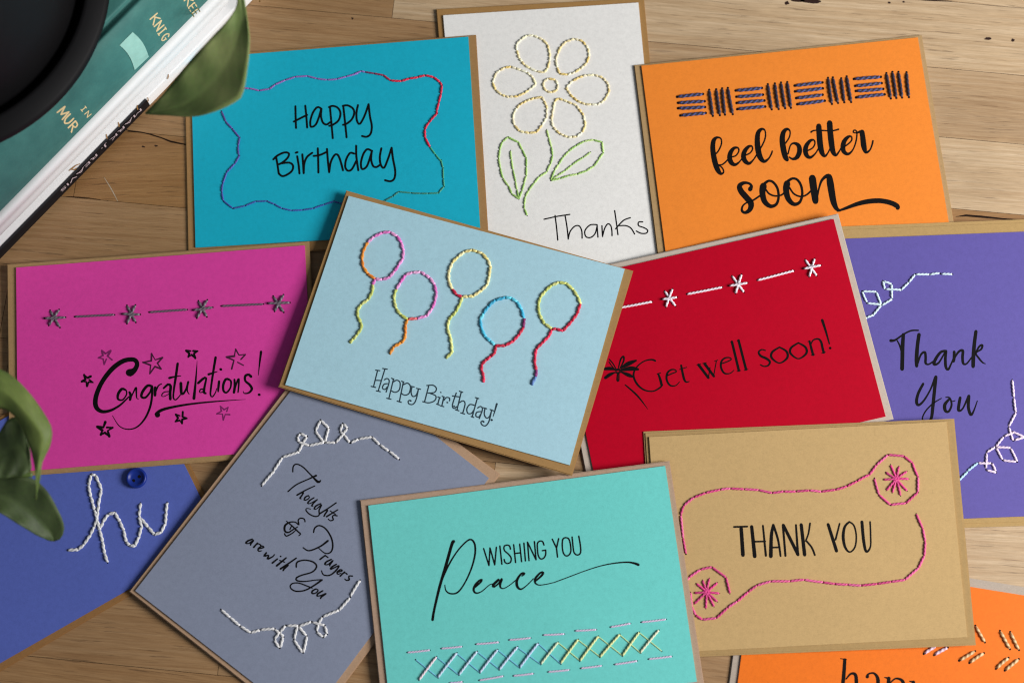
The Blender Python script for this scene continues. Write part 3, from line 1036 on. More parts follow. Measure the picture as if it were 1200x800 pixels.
# ---- pale blue: five balloons
k = 'pale_blue'
E1, E2, E3, E4 = fr(400, 260, 6.6667), fr(400, 340, 6.6667), fr(540, 320, 6.6667), fr(420, 410, 6.6667)
PINK, PINK2 = (214, 96, 180), (236, 176, 218)
ORG, YEL, YG, RED_, TEAL = (222, 132, 24), (226, 212, 140), (196, 204, 112), (206, 16, 64), (48, 172, 200)


def vary(rn, a, b):
    return lambda t: mixc(a, b, rn.random())


rn = random.Random(77)
P_ = vary(rn, PINK, PINK2)
Y_ = vary(rn, (222, 206, 128), (238, 228, 176))
G_ = vary(rn, (186, 196, 96), (218, 220, 142))
O_ = vary(rn, (214, 120, 16), (232, 146, 36))
R_ = vary(rn, (196, 10, 56), (222, 28, 78))
T_ = vary(rn, (40, 166, 206), (110, 214, 232))
BALLOONS = [
    ([(E1([(205, 160), (255, 115), (320, 85), (385, 80), (435, 110), (468, 160), (485, 225), (480, 290), (445, 340), (415, 385), (378, 432), (320, 450), (265, 445)]), P_),
      (E1([(265, 445), (205, 405), (170, 355), (160, 300), (165, 245), (185, 195), (205, 160)]), O_)],
     [(E1([(265, 445), (245, 490)]), P_), (E1([(245, 490), (245, 540), (210, 605), (155, 645), (125, 690)]) + E2([(130, 210), (152, 250), (158, 295), (120, 350), (65, 412)]), G_)]),
    ([(E1([(430, 525), (460, 475), (500, 415), (555, 395), (620, 390), (690, 435), (728, 490), (742, 555), (730, 620), (710, 675), (665, 735), (590, 755)]), P_), (E1([(590, 755), (520, 760)]), (232, 104, 110)),
      (E1([(520, 760), (465, 725), (430, 680), (412, 610), (415, 560), (430, 525)]), G_)],
     [(E2([(520, 225), (500, 265), (500, 335), (495, 380), (465, 410), (410, 440), (378, 498)]), O_)]),
    ([(E1([(945, 585), (1030, 580), (1095, 535), (1140, 490), (1155, 425), (1165, 350), (1145, 295), (1100, 245), (1020, 220), (960, 235), (910, 275), (865, 320), (838, 395), (840, 465), (865, 525)]), Y_),
      (E1([(865, 525), (900, 570), (945, 585)]), R_)],
     [(E2([(945, 50), (930, 100), (895, 165), (840, 230), (828, 295), (850, 360), (860, 415), (865, 485), (818, 530)]), G_)]),
    ([(E3([(492, 350), (475, 285), (440, 225), (395, 195), (345, 190), (270, 210), (215, 260), (175, 315), (150, 365), (160, 430), (195, 500), (265, 558)]), T_),
      (E3([(265, 565), (345, 565), (410, 530), (455, 480), (490, 425)]), R_), (E3([(490, 425), (497, 355)]), (124, 20, 92))],
     [(E3([(275, 568), (265, 625), (200, 675), (165, 710), (163, 762)]) + E2([(1110, 665), (1112, 718)]), R_)]),
    ([(E3([(935, 240), (915, 185), (880, 130), (825, 80), (765, 70), (710, 95), (660, 140), (620, 190), (605, 250), (612, 320), (655, 395), (710, 435)]), G_),
      (E3([(935, 240), (910, 315), (865, 375), (800, 450), (745, 435), (710, 440)]), R_)],
     [(E3([(710, 440), (690, 490), (640, 540), (590, 590), (580, 650), (578, 710), (592, 755)]), R_), ([(628.8, 433.2), (628, 441)], (128, 30, 110)), ([(628, 441), (622.8, 451)], (84, 120, 180))]),
]
for i, (rim, tail) in enumerate(BALLOONS):
    yb = Yarn(FACE[k], 100 + i)
    for P, c in rim:
        yb.run(P, 3.5, c, 8.2, holes=0.0, gap=0.1)
    b_ = yb.done(ROOT[k], 'stitched_balloon')
    yt = Yarn(FACE[k], 120 + i)
    for P, c in tail:
        yt.run(P, 3.5, c, 8.2, holes=0.0, gap=0.1)
    build('balloon_string', yt.V, yt.F, None, b_, ROOT[k].location, yt.C, True, [M_THREAD, M_DARK], yt.FM)
ink = Ink(FACE[k])
ink.many(E4, [
    [(150, 160), (118, 288)], [(207, 150), (155, 320)], [(132, 236), (180, 238)], [(135, 157), (168, 161)], [(190, 144), (226, 150)], [(100, 283), (135, 292)], [(140, 318), (172, 325)],
    [(203, 232), (225, 222), (240, 235), (238, 262), (217, 328)], [(228, 262), (200, 268), (188, 298), (208, 308), (226, 288)],
    [(275, 225), (238, 380)], [(260, 220), (278, 230)], [(222, 376), (255, 384)], [(272, 250), (300, 235), (326, 255), (320, 310), (288, 330), (258, 318)],
    [(352, 248), (320, 405)], [(338, 243), (356, 252)], [(303, 398), (336, 408)], [(350, 272), (384, 258), (407, 285), (396, 338), (362, 352), (336, 338)],
    [(420, 286), (412, 330), (425, 362), (452, 352), (470, 305)], [(470, 303), (450, 390), (425, 424), (395, 420), (389, 400), (402, 392), (412, 396)], [(405, 282), (436, 288)], [(455, 299), (486, 306)],
    [(550, 280), (518, 402)], [(535, 277), (585, 275), (610, 300), (595, 330), (545, 336)], [(560, 338), (605, 358), (597, 394), (550, 412), (502, 402)],
    [(635, 370), (620, 425)], [(622, 366), (640, 372)], [(612, 421), (632, 428)], [(643, 329), (646, 332)],
    [(668, 365), (652, 438)], [(655, 361), (672, 367)], [(640, 434), (668, 442)], [(666, 395), (688, 370), (713, 376), (712, 396)], [(694, 408), (698, 410)],
    [(765, 335), (735, 430), (748, 456), (768, 442)], [(735, 358), (792, 366)],
    [(805, 325), (770, 470)], [(790, 321), (816, 330)], [(758, 465), (786, 474)], [(788, 412), (818, 396), (834, 420), (815, 495)], [(800, 490), (830, 499)],
    [(930, 375), (890, 520)], [(915, 371), (941, 379)], [(908, 432), (872, 425), (848, 458), (856, 494), (884, 494), (900, 472)], [(882, 518), (902, 526)],
    [(932, 452), (955, 440), (970, 462), (945, 535)], [(956, 480), (925, 486), (918, 514), (940, 524), (954, 505)],
    [(990, 455), (984, 500), (1000, 530), (1024, 520), (1042, 470)], [(1042, 468), (1020, 558), (992, 592), (965, 582), (958, 562), (972, 553), (982, 560)], [(978, 450), (1003, 458)], [(1030, 464), (1056, 474)],
    [(1082, 420, 14), (1065, 480, 9), (1052, 522, 4)], [(1041, 545, 16), (1043, 546, 16)],
    [(408, 396, 13), (410, 397, 13)], [(748, 438, 12), (750, 440, 12)], [(694, 409, 12), (697, 410, 12)], [(977, 560, 13), (979, 561, 13)]], 9.0)
ink.done(ROOT[k], mat=M_INK_BLUE)

# ---- red: Get well soon!
k = 'red'
F5, F6, F7, F8 = fr(690, 390, 6.6667), fr(830, 360, 6.6667), fr(720, 280, 6.6667), fr(860, 270, 6.6667)
WL = (236, 222, 232)
for f, prs in ((F7, [((395, 410), (475, 520)), ((452, 395), (403, 527)), ((378, 470), (485, 455))]),
               (F7, [((922, 292), (1010, 412)), ((992, 282), (948, 420)), ((903, 365), (1035, 343))]),
               (F8, [((560, 232), (645, 350)), ((630, 225), (590, 358)), ((550, 298), (675, 272))])):
    yy = Yarn(FACE[k], 140)
    for j, (a, b) in enumerate(prs):
        a, b = f([a, b])
        yy.stitch(a, b, 2.7, WL, .06, .4, lift=0.0004 * j)
    yy.done(ROOT[k], 'stitched_star')
for f, a, b in ((F7, (30, 539), (290, 490)), (F7, (570, 430), (838, 377)), (F8, (187, 388), (465, 315))):
    yy = Yarn(FACE[k], 141)
    a, b = f([a, b])
    yy.stitch(a, b, 2.6, WL, .05, .4)
    yy.done(ROOT[k], 'stitched_dash')
ink = Ink(FACE[k])
ink.many(F5, [
    [(205, 288, 10), (170, 278, 26), (125, 280, 22)], [(205, 308, 10), (165, 325, 24), (130, 350, 22)], [(215, 285, 8), (190, 240, 9), (160, 205, 9)], [(208, 290, 8), (178, 255, 8), (158, 225, 7)],
    [(232, 272, 8), (250, 205, 12), (272, 183, 13), (272, 220, 12), (245, 275, 8)], [(250, 274, 12), (310, 240, 32), (370, 215, 14)], [(255, 290, 18), (330, 278, 34), (385, 284, 18)],
    [(255, 305, 12), (310, 328, 28), (348, 344, 12)], [(225, 318, 10), (222, 370, 12), (234, 372, 10), (236, 318, 8)], [(212, 292, 16), (230, 285, 18), (246, 292, 16)], [(212, 308, 14), (228, 312, 14), (245, 306, 14)],
    [(285, 405, 9), (380, 490, 13), (462, 595, 3)],
    [(520, 218, 14), (490, 208, 12), (430, 222, 9), (372, 270, 10), (350, 330, 14), (375, 395, 15), (430, 443, 12), (500, 455, 10), (555, 428, 12), (575, 405, 12)], [(543, 318, 12), (558, 360, 18), (570, 408, 18)], [(535, 322, 8), (560, 312, 8)],
    [(610, 335, 9), (650, 317, 9), (685, 302, 9), (672, 287, 10), (642, 288, 12), (614, 314, 15), (609, 365, 15), (636, 409, 13), (680, 410, 8), (710, 380, 5)],
    [(722, 252, 14), (735, 320, 17), (748, 368, 16), (764, 384, 11), (785, 378, 7)], [(710, 285, 7), (765, 268, 7)],
    [(858, 248, 20), (935, 350, 19)], [(935, 350, 8), (948, 270, 7)], [(905, 240, 20), (978, 338, 18)], [(975, 340, 7), (998, 215, 7)], [(845, 250, 6), (875, 242, 6)], [(890, 238, 6), (920, 232, 6)], [(984, 220, 6), (1008, 212, 6)],
    [(1035, 240, 9), (1080, 225, 9), (1115, 205, 9), (1095, 192, 10), (1060, 198, 12), (1036, 225, 14), (1034, 270, 15), (1060, 314, 13), (1105, 315, 8), (1135, 290, 5)]])
ink.many(F6, [
    [(185, 268, 18), (240, 495, 18)], [(237, 257, 18), (296, 486, 18)], [(226, 500, 7), (254, 493, 7)], [(282, 492, 7), (310, 484, 7)], [(177, 272, 8), (190, 265, 8)], [(228, 262, 8), (242, 254, 8)],
    [(447, 337, 9), (418, 330, 10), (394, 350, 13), (412, 380, 17), (455, 400, 18), (482, 425, 16), (470, 453, 12), (437, 461, 10), (408, 448, 9)],
    [(557, 311, 11), (500, 350, 16), (497, 395, 16), (557, 435, 10), (617, 395, 16), (612, 345, 16), (557, 311, 11)],
    [(705, 277, 11), (648, 316, 16), (644, 360, 16), (705, 401, 10), (766, 360, 16), (760, 312, 16), (705, 277, 11)],
    [(792, 265, 14), (806, 320, 17), (820, 372, 17)], [(780, 268, 7), (795, 260, 7)], [(806, 374, 7), (833, 368, 7)], [(798, 300, 8), (820, 257, 10), (860, 247, 13), (882, 270, 16), (893, 315, 17), (903, 354, 17)], [(888, 358, 7), (915, 350, 7)],
    [(891, 100, 20), (920, 190, 15), (947, 285, 9)], [(952, 318, 19), (954, 318, 19)]])
ink.done(ROOT[k])

# ---- purple: Thank You
k = 'purple'
G1, G2, G3 = fr(1000, 290, 6.6667), fr(1020, 375, 6.6667), fr(1080, 440, 4.4417)
yy = Yarn(FACE[k], 150)
yy.pairs(G1, [((60, 570), (105, 548)), ((105, 548), (155, 527)), ((155, 527), (215, 452)), ((215, 445), (110, 435)), ((105, 425), (70, 345)), ((75, 342), (175, 345)), ((180, 350), (215, 440)), ((225, 450), (300, 403)), ((302, 395), (300, 335)),
              ((300, 328), (298, 290)), ((295, 285), (235, 265)), ((230, 265), (245, 320)), ((255, 325), (370, 330)), ((375, 330), (430, 275)), ((435, 270), (480, 212)), ((490, 210), (590, 210)), ((600, 211), (670, 200)), ((690, 207), (770, 209))], 2.6, (206, 226, 236), jit=.06, holes=.4)
yy.done(ROOT[k], 'stitched_sprig')
yy = Yarn(FACE[k], 151)
yy.pairs(G3, [((472, 25), (480, 110)), ((481, 118), (490, 190)), ((490, 195), (455, 262)), ((455, 270), (475, 335)), ((485, 335), (533, 320)), ((533, 318), (475, 292)), ((480, 295), (430, 315)), ((425, 320), (388, 368)), ((390, 372), (460, 375)),
              ((465, 380), (497, 445)), ((490, 447), (425, 440)), ((420, 435), (390, 378)), ((380, 372), (340, 398)), ((338, 405), (335, 480)), ((340, 492), (385, 503)), ((385, 495), (368, 458)), ((360, 455), (295, 455))], 2.6, (228, 206, 226), jit=.06, holes=.4)
yy.pairs(G3, [((290, 455), (240, 495)), ((238, 500), (190, 548))], 2.6, (176, 214, 236), jit=.06, holes=.4)
yy.done(ROOT[k], 'stitched_sprig')
ink = Ink(FACE[k])
ink.many(G2, [
    [(160, 160, 24), (195, 155, 15), (260, 110, 12), (320, 82, 12), (375, 80, 11)], [(258, 112, 24), (252, 200, 28), (250, 300, 28), (248, 382, 28)], [(210, 160, 9), (230, 200, 12), (244, 250, 12)],
    [(380, 112, 26), (368, 200, 26), (361, 300, 28), (362, 358, 24)], [(370, 340, 12), (395, 270, 14), (425, 250, 18), (432, 290, 18), (432, 335, 18), (455, 345, 12), (492, 322, 12)],
    [(588, 240, 18), (550, 250, 19), (512, 300, 22), (497, 343, 22), (532, 335, 14), (573, 270, 12), (592, 238, 16), (586, 300, 20), (590, 365, 20), (608, 386, 16), (632, 340, 12), (655, 290, 14)],
    [(655, 247, 20), (655, 290, 22), (650, 322, 20)], [(655, 300, 12), (690, 247, 16), (722, 238, 20), (720, 290, 20), (726, 338, 18), (752, 340, 12), (792, 290, 10)],
    [(825, 88, 24), (812, 190, 26), (805, 290, 28), (803, 362, 26)], [(815, 270, 12), (850, 207, 14), (875, 195, 16), (866, 227, 14), (825, 257, 12), (850, 300, 14), (880, 333, 11), (900, 340, 6)],
    [(413, 497, 18), (375, 570, 20), (361, 635, 22), (377, 663, 18), (420, 625, 14), (470, 540, 12), (508, 445, 18)], [(512, 443, 24), (500, 560, 24), (488, 680, 24), (475, 768, 20), (440, 800, 12), (407, 770, 10), (432, 710, 10), (490, 650, 10), (555, 610, 7)],
    [(620, 612, 14), (582, 660, 24), (587, 708, 22), (613, 712, 16), (635, 660, 14), (620, 607, 12), (590, 602, 8)], [(618, 615, 8), (640, 634, 8), (662, 628, 7)],
    [(702, 605, 20), (692, 660, 22), (690, 705, 20), (722, 690, 12), (768, 590, 16)], [(770, 592, 22), (766, 680, 22), (785, 738, 20), (807, 710, 12), (836, 630, 7)]])
ink.done(ROOT[k])

# ---- grey: Thoughts & Prayers are with You
k = 'grey'
H4, H5, H6, H7 = fr(290, 470, 6.1538), fr(280, 535, 8.0), fr(270, 610, 6.6667), fr(240, 670, 6.1538)
WH = (218, 216, 216)
yy = Yarn(FACE[k], 160)
yy.pairs(H4, [((105, 605), (190, 505)), ((190, 500), (250, 407)), ((255, 402), (370, 365)), ((372, 362), (402, 302)), ((402, 300), (428, 258)), ((425, 252), (385, 232)), ((380, 235), (362, 250)), ((362, 255), (370, 290)), ((372, 295), (445, 318)),
              ((448, 320), (550, 297)), ((550, 295), (490, 215)), ((492, 210), (525, 140)), ((530, 138), (585, 190)), ((585, 195), (560, 290)), ((565, 297), (630, 297)), ((640, 295), (690, 237)), ((692, 233), (718, 198)), ((718, 192), (692, 165)),
              ((685, 165), (668, 215)), ((670, 222), (700, 240)), ((700, 245), (735, 295)), ((750, 298), (800, 273)), ((805, 272), (895, 258)), ((900, 260), (950, 310)), ((960, 315), (1015, 355)), ((1025, 362), (1090, 415))], 2.9, WH, jit=.06, holes=.4)
yy.done(ROOT[k], 'stitched_sprig')
yy = Yarn(FACE[k], 161)
yy.pairs(H7, [((120, 272), (180, 325)), ((185, 328), (250, 385)), ((260, 390), (330, 435)), ((335, 435), (395, 418)), ((405, 415), (500, 408)), ((505, 412), (540, 440)), ((542, 440), (565, 463)), ((562, 470), (545, 540)), ((535, 542), (503, 490)),
              ((505, 480), (540, 432)), ((545, 430), (580, 387)), ((595, 385), (670, 385)), ((668, 388), (645, 480)), ((645, 490), (703, 575)), ((712, 575), (735, 465)), ((730, 455), (680, 395)), ((685, 387), (765, 358)), ((778, 360), (860, 382)),
              ((865, 390), (880, 440)), ((877, 448), (857, 466)), ((850, 465), (810, 432)), ((808, 422), (820, 372)), ((822, 368), (845, 327)), ((855, 320), (965, 275)), ((970, 272), (1045, 187)), ((1052, 170), (1117, 62))], 2.9, WH, jit=.06, holes=.4)
yy.done(ROOT[k], 'stitched_sprig')
ink = Ink(FACE[k])
ink.many(H5, [
    [(505, 140, 12), (510, 90, 12), (540, 68, 12), (600, 95, 12), (680, 175, 13), (742, 235, 22), (768, 220, 9)], [(725, 175, 18), (660, 205, 12), (540, 260, 12), (460, 325, 12)],
    [(712, 272, 10), (630, 310, 12), (545, 358, 15)], [(570, 345, 8), (605, 332, 13), (590, 362, 14), (572, 388, 14), (585, 392, 8)],
    [(652, 362, 11), (622, 378, 14), (612, 405, 13), (640, 400, 11), (662, 378, 10), (648, 362, 9)],
    [(705, 382, 11), (662, 410, 14), (645, 435, 13), (668, 436, 9), (735, 400, 11)], [(735, 400, 12), (700, 432, 14), (682, 460, 13), (696, 460, 8)],
    [(768, 437, 11), (722, 460, 14), (706, 488, 13), (730, 486, 9), (775, 448, 12), (752, 500, 13), (752, 545, 12), (715, 558, 12), (660, 535, 12), (628, 498, 11), (640, 482, 9), (672, 490, 7)],
    [(912, 430, 12), (840, 480, 12), (758, 532, 15)], [(790, 510, 8), (832, 498, 13), (812, 530, 14), (798, 556, 13)],
    [(928, 495, 11), (870, 530, 13), (822, 560, 15)], [(855, 505, 9), (905, 538, 11)],
    [(922, 552, 12), (885, 548, 12), (878, 568, 13), (886, 588, 13), (858, 598, 11), (838, 582, 9)],
    [(620, 608, 11), (612, 582, 12), (578, 574, 12), (556, 594, 12), (562, 636, 12), (530, 612, 11), (480, 612, 14), (434, 642, 18), (430, 692, 18), (462, 708, 14), (510, 680, 12), (552, 655, 9)],
    [(446, 602, 9), (500, 648, 13), (560, 705, 13), (578, 722, 12), (562, 738, 9)], [(428, 718, 12), (445, 742, 12), (500, 715, 11), (540, 680, 9)], [(490, 655, 11), (478, 680, 11)]])
ink.many(H6, [
    [(650, 90, 10), (660, 55, 11), (695, 36, 11), (745, 62, 11), (788, 130, 12), (800, 200, 12), (782, 245, 11), (740, 252, 9), (690, 212, 7)], [(762, 155, 15), (700, 200, 12), (615, 232, 11), (568, 208, 9)],
    [(742, 268, 11), (700, 300, 13)], [(715, 288, 8), (740, 272, 10), (762, 285, 11)],
    [(790, 300, 11), (752, 318, 13), (738, 338, 12), (762, 340, 9), (802, 308, 11), (778, 340, 13), (778, 352, 8)],
    [(828, 338, 11), (790, 362, 13), (784, 378, 10), (848, 350, 11), (820, 392, 12), (775, 424, 11), (728, 420, 10), (712, 388, 8)],
    [(835, 402, 8), (875, 388, 11), (858, 380, 11), (834, 402, 13), (842, 416, 10), (866, 406, 6)],
    [(892, 398, 11), (858, 430, 13)], [(870, 418, 8), (896, 404, 9), (912, 416, 11)],
    [(955, 430, 10), (928, 430, 11), (926, 446, 12), (930, 458, 12), (908, 464, 11), (894, 452, 8)],
    [(172, 142, 11), (138, 155, 13), (120, 172, 12), (142, 176, 9), (182, 150, 11), (160, 178, 13), (158, 190, 9)], [(212, 172, 11), (182, 206, 13)], [(196, 190, 8), (220, 178, 9), (238, 190, 11)],
    [(222, 218, 8), (262, 206, 11), (246, 196, 11), (218, 218, 13), (222, 236, 11), (246, 232, 6)],
    [(282, 248, 12), (264, 274, 14), (300, 268, 10), (290, 296, 14), (328, 280, 10), (346, 262, 8)], [(368, 296, 11), (328, 328, 14)], [(392, 276, 12), (394, 277, 12)],
    [(436, 288, 11), (362, 350, 15)], [(385, 308, 9), (424, 322, 9)], [(515, 290, 11), (450, 335, 12), (392, 374, 15)], [(420, 352, 8), (452, 344, 12), (422, 372, 14), (412, 388, 11)],
    [(515, 362, 10), (522, 322, 12), (580, 306, 11), (646, 320, 12), (674, 355, 12), (640, 398, 11), (556, 424, 11), (516, 445, 12), (522, 466, 12), (582, 472, 10), (660, 462, 9), (716, 458, 9)],
    [(716, 460, 14), (650, 506, 12), (580, 542, 11), (510, 548, 11), (470, 522, 10), (478, 492, 10), (530, 484, 10), (600, 508, 10), (640, 524, 8)],
    [(668, 530, 10), (640, 548, 13), (640, 566, 12), (668, 562, 10), (686, 540, 10), (668, 530, 9)], [(722, 545, 11), (684, 568, 13), (678, 586, 11), (706, 582, 9), (748, 566, 11), (712, 592, 13), (704, 606, 10)]])
ink.done(ROOT[k])

# ---- mint: WISHING YOU Peace
k = 'mint'
I1, I2, I3, I4 = fr(500, 610, 6.6667), fr(600, 610, 6.6667), fr(470, 720, 6.6667), fr(630, 715, 6.6667)
ink = Ink(FACE[k])
ink.many(I1, [
    [(210, 160, 26), (195, 190, 22), (150, 350, 22), (100, 520, 20), (60, 690, 18), (46, 772, 20)],
    [(90, 540, 8), (160, 370, 12), (230, 250, 11), (300, 170, 11), (345, 145, 13), (375, 180, 14), (378, 260, 14), (350, 370, 12), (300, 480, 11), (245, 555, 12), (190, 568, 12), (152, 545, 10), (142, 500, 7)],
    [(375, 520, 12), (420, 480, 14), (433, 458, 12), (413, 464, 14), (380, 500, 17), (367, 540, 17), (387, 563, 13), (430, 550, 8), (490, 500, 7), (520, 490, 7)],
    [(562, 458, 18), (520, 500, 20), (525, 515, 14), (558, 492, 12), (588, 452, 16), (575, 490, 18), (577, 518, 13), (602, 527, 8), (650, 500, 7), (705, 455, 8)],
    [(745, 430, 10), (765, 410, 16), (740, 412, 15), (707, 460, 19), (707, 508, 20), (735, 533, 13), (780, 505, 8), (835, 450, 8)],
    [(850, 470, 12), (895, 430, 16), (911, 404, 18), (890, 404, 14), (852, 445, 17), (847, 480, 14), (875, 500, 9), (930, 495, 7), (996, 480, 7)],
    [(445, 215), (487, 348)], [(487, 348), (495, 210)], [(495, 210), (532, 343)], [(532, 343), (545, 205)], [(572, 195), (588, 338)],
    [(655, 220), (648, 196), (628, 188), (606, 198), (608, 230), (638, 258), (660, 288), (655, 322), (630, 332), (612, 322), (606, 300)],
    [(680, 185), (695, 325)], [(727, 180), (742, 318)], [(690, 254), (735, 248)], [(760, 172), (772, 312)], [(788, 165), (800, 310)], [(788, 165), (855, 303)], [(842, 160), (855, 303)],
    [(917, 188), (905, 160), (882, 158), (866, 175), (866, 220), (872, 268), (890, 296), (915, 290), (930, 262), (930, 226)], [(930, 228), (904, 232)]], 11.0)
ink.many(I2, [
    [(330, 480, 7), (450, 435, 7), (570, 390, 7), (690, 352, 8), (800, 330, 10), (900, 322, 12), (955, 330, 16), (988, 342, 20)],
    [(315, 142), (348, 212)], [(365, 138), (348, 212)], [(348, 212), (356, 282)],
    [(418, 130), (398, 142), (393, 190), (400, 245), (420, 272), (445, 266), (460, 235), (456, 178), (442, 138), (418, 130)], [(470, 125), (478, 205), (486, 248), (510, 266), (535, 250), (535, 195), (522, 118)]], 11.0)
ink.done(ROOT[k])
LIL, BLU, YLW = (206, 188, 214), (100, 172, 204), (180, 206, 146)
YL2 = (222, 226, 160)
OV = [(I3, (143, 505), (275, 330), (236, 216, 224)), (I3, (290, 485), (433, 300), (196, 214, 234)), (I3, (455, 465), (592, 288), (196, 214, 234)), (I3, (618, 448), (752, 275), (196, 212, 236)), (I3, (770, 425), (908, 252), (196, 212, 236)),
      (I3, (930, 408), (1068, 225), (186, 206, 234)), (I4, (28, 415), (157, 250), (214, 226, 190)), (I4, (182, 410), (315, 228), YL2), (I4, (333, 390), (472, 203), YL2), (I4, (490, 360), (640, 188), YL2), (I4, (665, 350), (792, 172), YL2), (I4, (805, 325), (945, 155), (230, 228, 196))]
UN = [(I3, (115, 350), (288, 490), BLU), (I3, (278, 330), (450, 468), BLU), (I3, (433, 300), (615, 450), BLU), (I3, (595, 290), (768, 425), BLU), (I3, (755, 275), (925, 410), BLU), (I3, (910, 255), (1090, 385), BLU),
      (I4, (5, 258), (180, 415), BLU), (I4, (160, 250), (330, 390), YLW), (I4, (318, 230), (487, 360), YLW), (I4, (475, 203), (663, 352), YLW), (I4, (642, 188), (803, 330), YLW), (I4, (795, 172), (968, 315), YLW)]
for (f, a, b, c), (f2, a2, b2, c2) in zip(OV, UN):
    yy = Yarn(FACE[k], 170)
    p, q = f2([a2, b2])
    yy.stitch(p, q, 1.25, c2, .05, .8)
    p, q = f([a, b])
    yy.stitch(p, q, 2.4, c, .05, .45, lift=0.0003)
    yy.done(ROOT[k], 'cross_stitch')
for f, prs in ((I3, [((50, 293), (222, 275)), ((315, 262), (473, 247)), ((585, 228), (760, 213)), ((845, 195), (1010, 180)), ((380, 531), (478, 522)), ((612, 510), (795, 478)), ((878, 475), (1030, 458))]),
               (I4, [((45, 190), (205, 182)), ((295, 157), (455, 148)), ((570, 128), (722, 100)), ((812, 90), (1000, 68)), ((82, 478), (245, 462)), ((338, 450), (497, 430)), ((602, 420), (775, 393)), ((868, 378), (1045, 357))])):
    for a, b in prs:
        a, b = f([a, b])
        yy = Yarn(FACE[k], 171)
        yy.stitch(a, b, 2.1, LIL, .05, .45)
        yy.done(ROOT[k], 'stitched_dash')

# ---- kraft: THANK YOU
k = 'kraft'
J5, J6, J7, J8, J9 = fr(790, 560, 6.6667), fr(940, 520, 6.6667), fr(790, 640, 6.6667), fr(740, 480, 2.6659), fr(840, 560, 3.3333)
MG = vary(random.Random(8), (202, 44, 116), (226, 92, 152))
yy = Yarn(FACE[k], 180)
yy.run(J5([(92, 590), (70, 470), (52, 290), (75, 215), (155, 150), (245, 115), (360, 90), (440, 80), (545, 85), (660, 92), (765, 115), (855, 103), (950, 103), (1055, 95)])
       + J6([(150, 372), (260, 357), (350, 330), (430, 290), (525, 240), (580, 165), (670, 85), (795, 95), (860, 145), (905, 255), (903, 378), (810, 462), (690, 475), (600, 395), (565, 270)]), 2.6, MG, 19, holes=.45)
yy.run(J8([(890, 325), (910, 370), (918, 410), (915, 455), (897, 493), (855, 530), (768, 543), (718, 548), (675, 545), (635, 543), (598, 538), (540, 530), (495, 535), (435, 535), (392, 548), (365, 568), (330, 598), (300, 618), (265, 650), (222, 655), (200, 640), (188, 615), (184, 570)]), 2.6, MG, 19, holes=.35)
yy.run(J7([(70, 300), (118, 240), (205, 180), (295, 160), (405, 240), (435, 365)]), 2.6, MG, 19, holes=.35)
yy.done(ROOT[k], 'stitched_border')
for f, c, ends in ((J6, (737, 272), [(692, 165), (755, 178), (815, 215), (828, 272), (818, 362), (768, 400), (705, 378), (660, 360), (638, 278), (655, 222)]),
                   (J7, (255, 355), [(175, 290), (222, 265), (275, 252), (335, 285), (350, 365), (335, 428), (310, 465), (248, 480), (160, 445), (160, 362)])):
    yy = Yarn(FACE[k], 185)
    for e in ends:
        a, b = f([c, e])
        yy.stitch(a, b, 2.5, (208, 46, 124), .15, .3)
    yy.done(ROOT[k], 'stitched_flower')
ink = Ink(FACE[k])
ink.many(J5, [
    [(468, 380, 14), (572, 377, 14)], [(524, 390, 26), (538, 600, 28)], [(606, 377, 24), (630, 610, 28)], [(694, 370, 14), (717, 605, 16)], [(620, 495, 13), (712, 493, 13)],
    [(775, 368, 20), (760, 450, 24), (756, 610, 28)], [(775, 364, 18), (812, 480, 16), (832, 608, 14)], [(765, 541, 13), (826, 539, 13)],
    [(850, 365, 16), (870, 606, 16)], [(853, 365, 22), (968, 596, 24)], [(952, 364, 14), (968, 600, 18)], [(993, 362, 24), (1020, 598, 26)], [(1062, 352, 14), (1050, 430, 12), (1028, 490, 12)], [(1032, 488, 14), (1075, 540, 14), (1100, 600, 14)]])
ink.many(J9, [
    [(435, 180, 11), (468, 284, 12)], [(480, 177, 6), (464, 240, 7)], [(518, 170, 7), (500, 190, 9), (494, 230, 11), (502, 270, 9), (520, 288, 6), (540, 268, 6), (545, 225, 6), (536, 185, 6), (518, 170, 6)],
    [(567, 170, 11), (574, 245, 11), (584, 286, 9), (600, 268, 6), (601, 220, 6), (599, 170, 6)]])
ink.done(ROOT[k])

# ---- deep orange: ha..., twisted stitches
k = 'pumpkin'
K1 = fr(960, 680, 5.0)
ink = Ink(FACE[k])
ink.many(K1, [
    [(150, 462, 18), (145, 540, 20), (136, 640, 20), (134, 700, 20)], [(126, 456, 5), (158, 460, 8)], [(158, 575, 8), (185, 545, 12), (212, 550, 18), (218, 600, 20), (214, 700, 20)],
    [(282, 562, 20), (290, 545, 10), (322, 542, 12), (344, 575, 20), (342, 640, 20), (336, 700, 20)], [(340, 610, 8), (290, 625, 14), (276, 665, 18), (300, 700, 10)],
    [(384, 566, 6), (412, 572, 14)], [(408, 570, 20), (404, 640, 20), (396, 740, 20)], [(414, 600, 8), (450, 572, 10), (490, 590, 18), (494, 650, 20), (470, 705, 12)],
    [(530, 588, 6), (556, 594, 14)], [(552, 592, 18), (548, 660, 20), (540, 760, 20)]])
ink.done(ROOT[k])
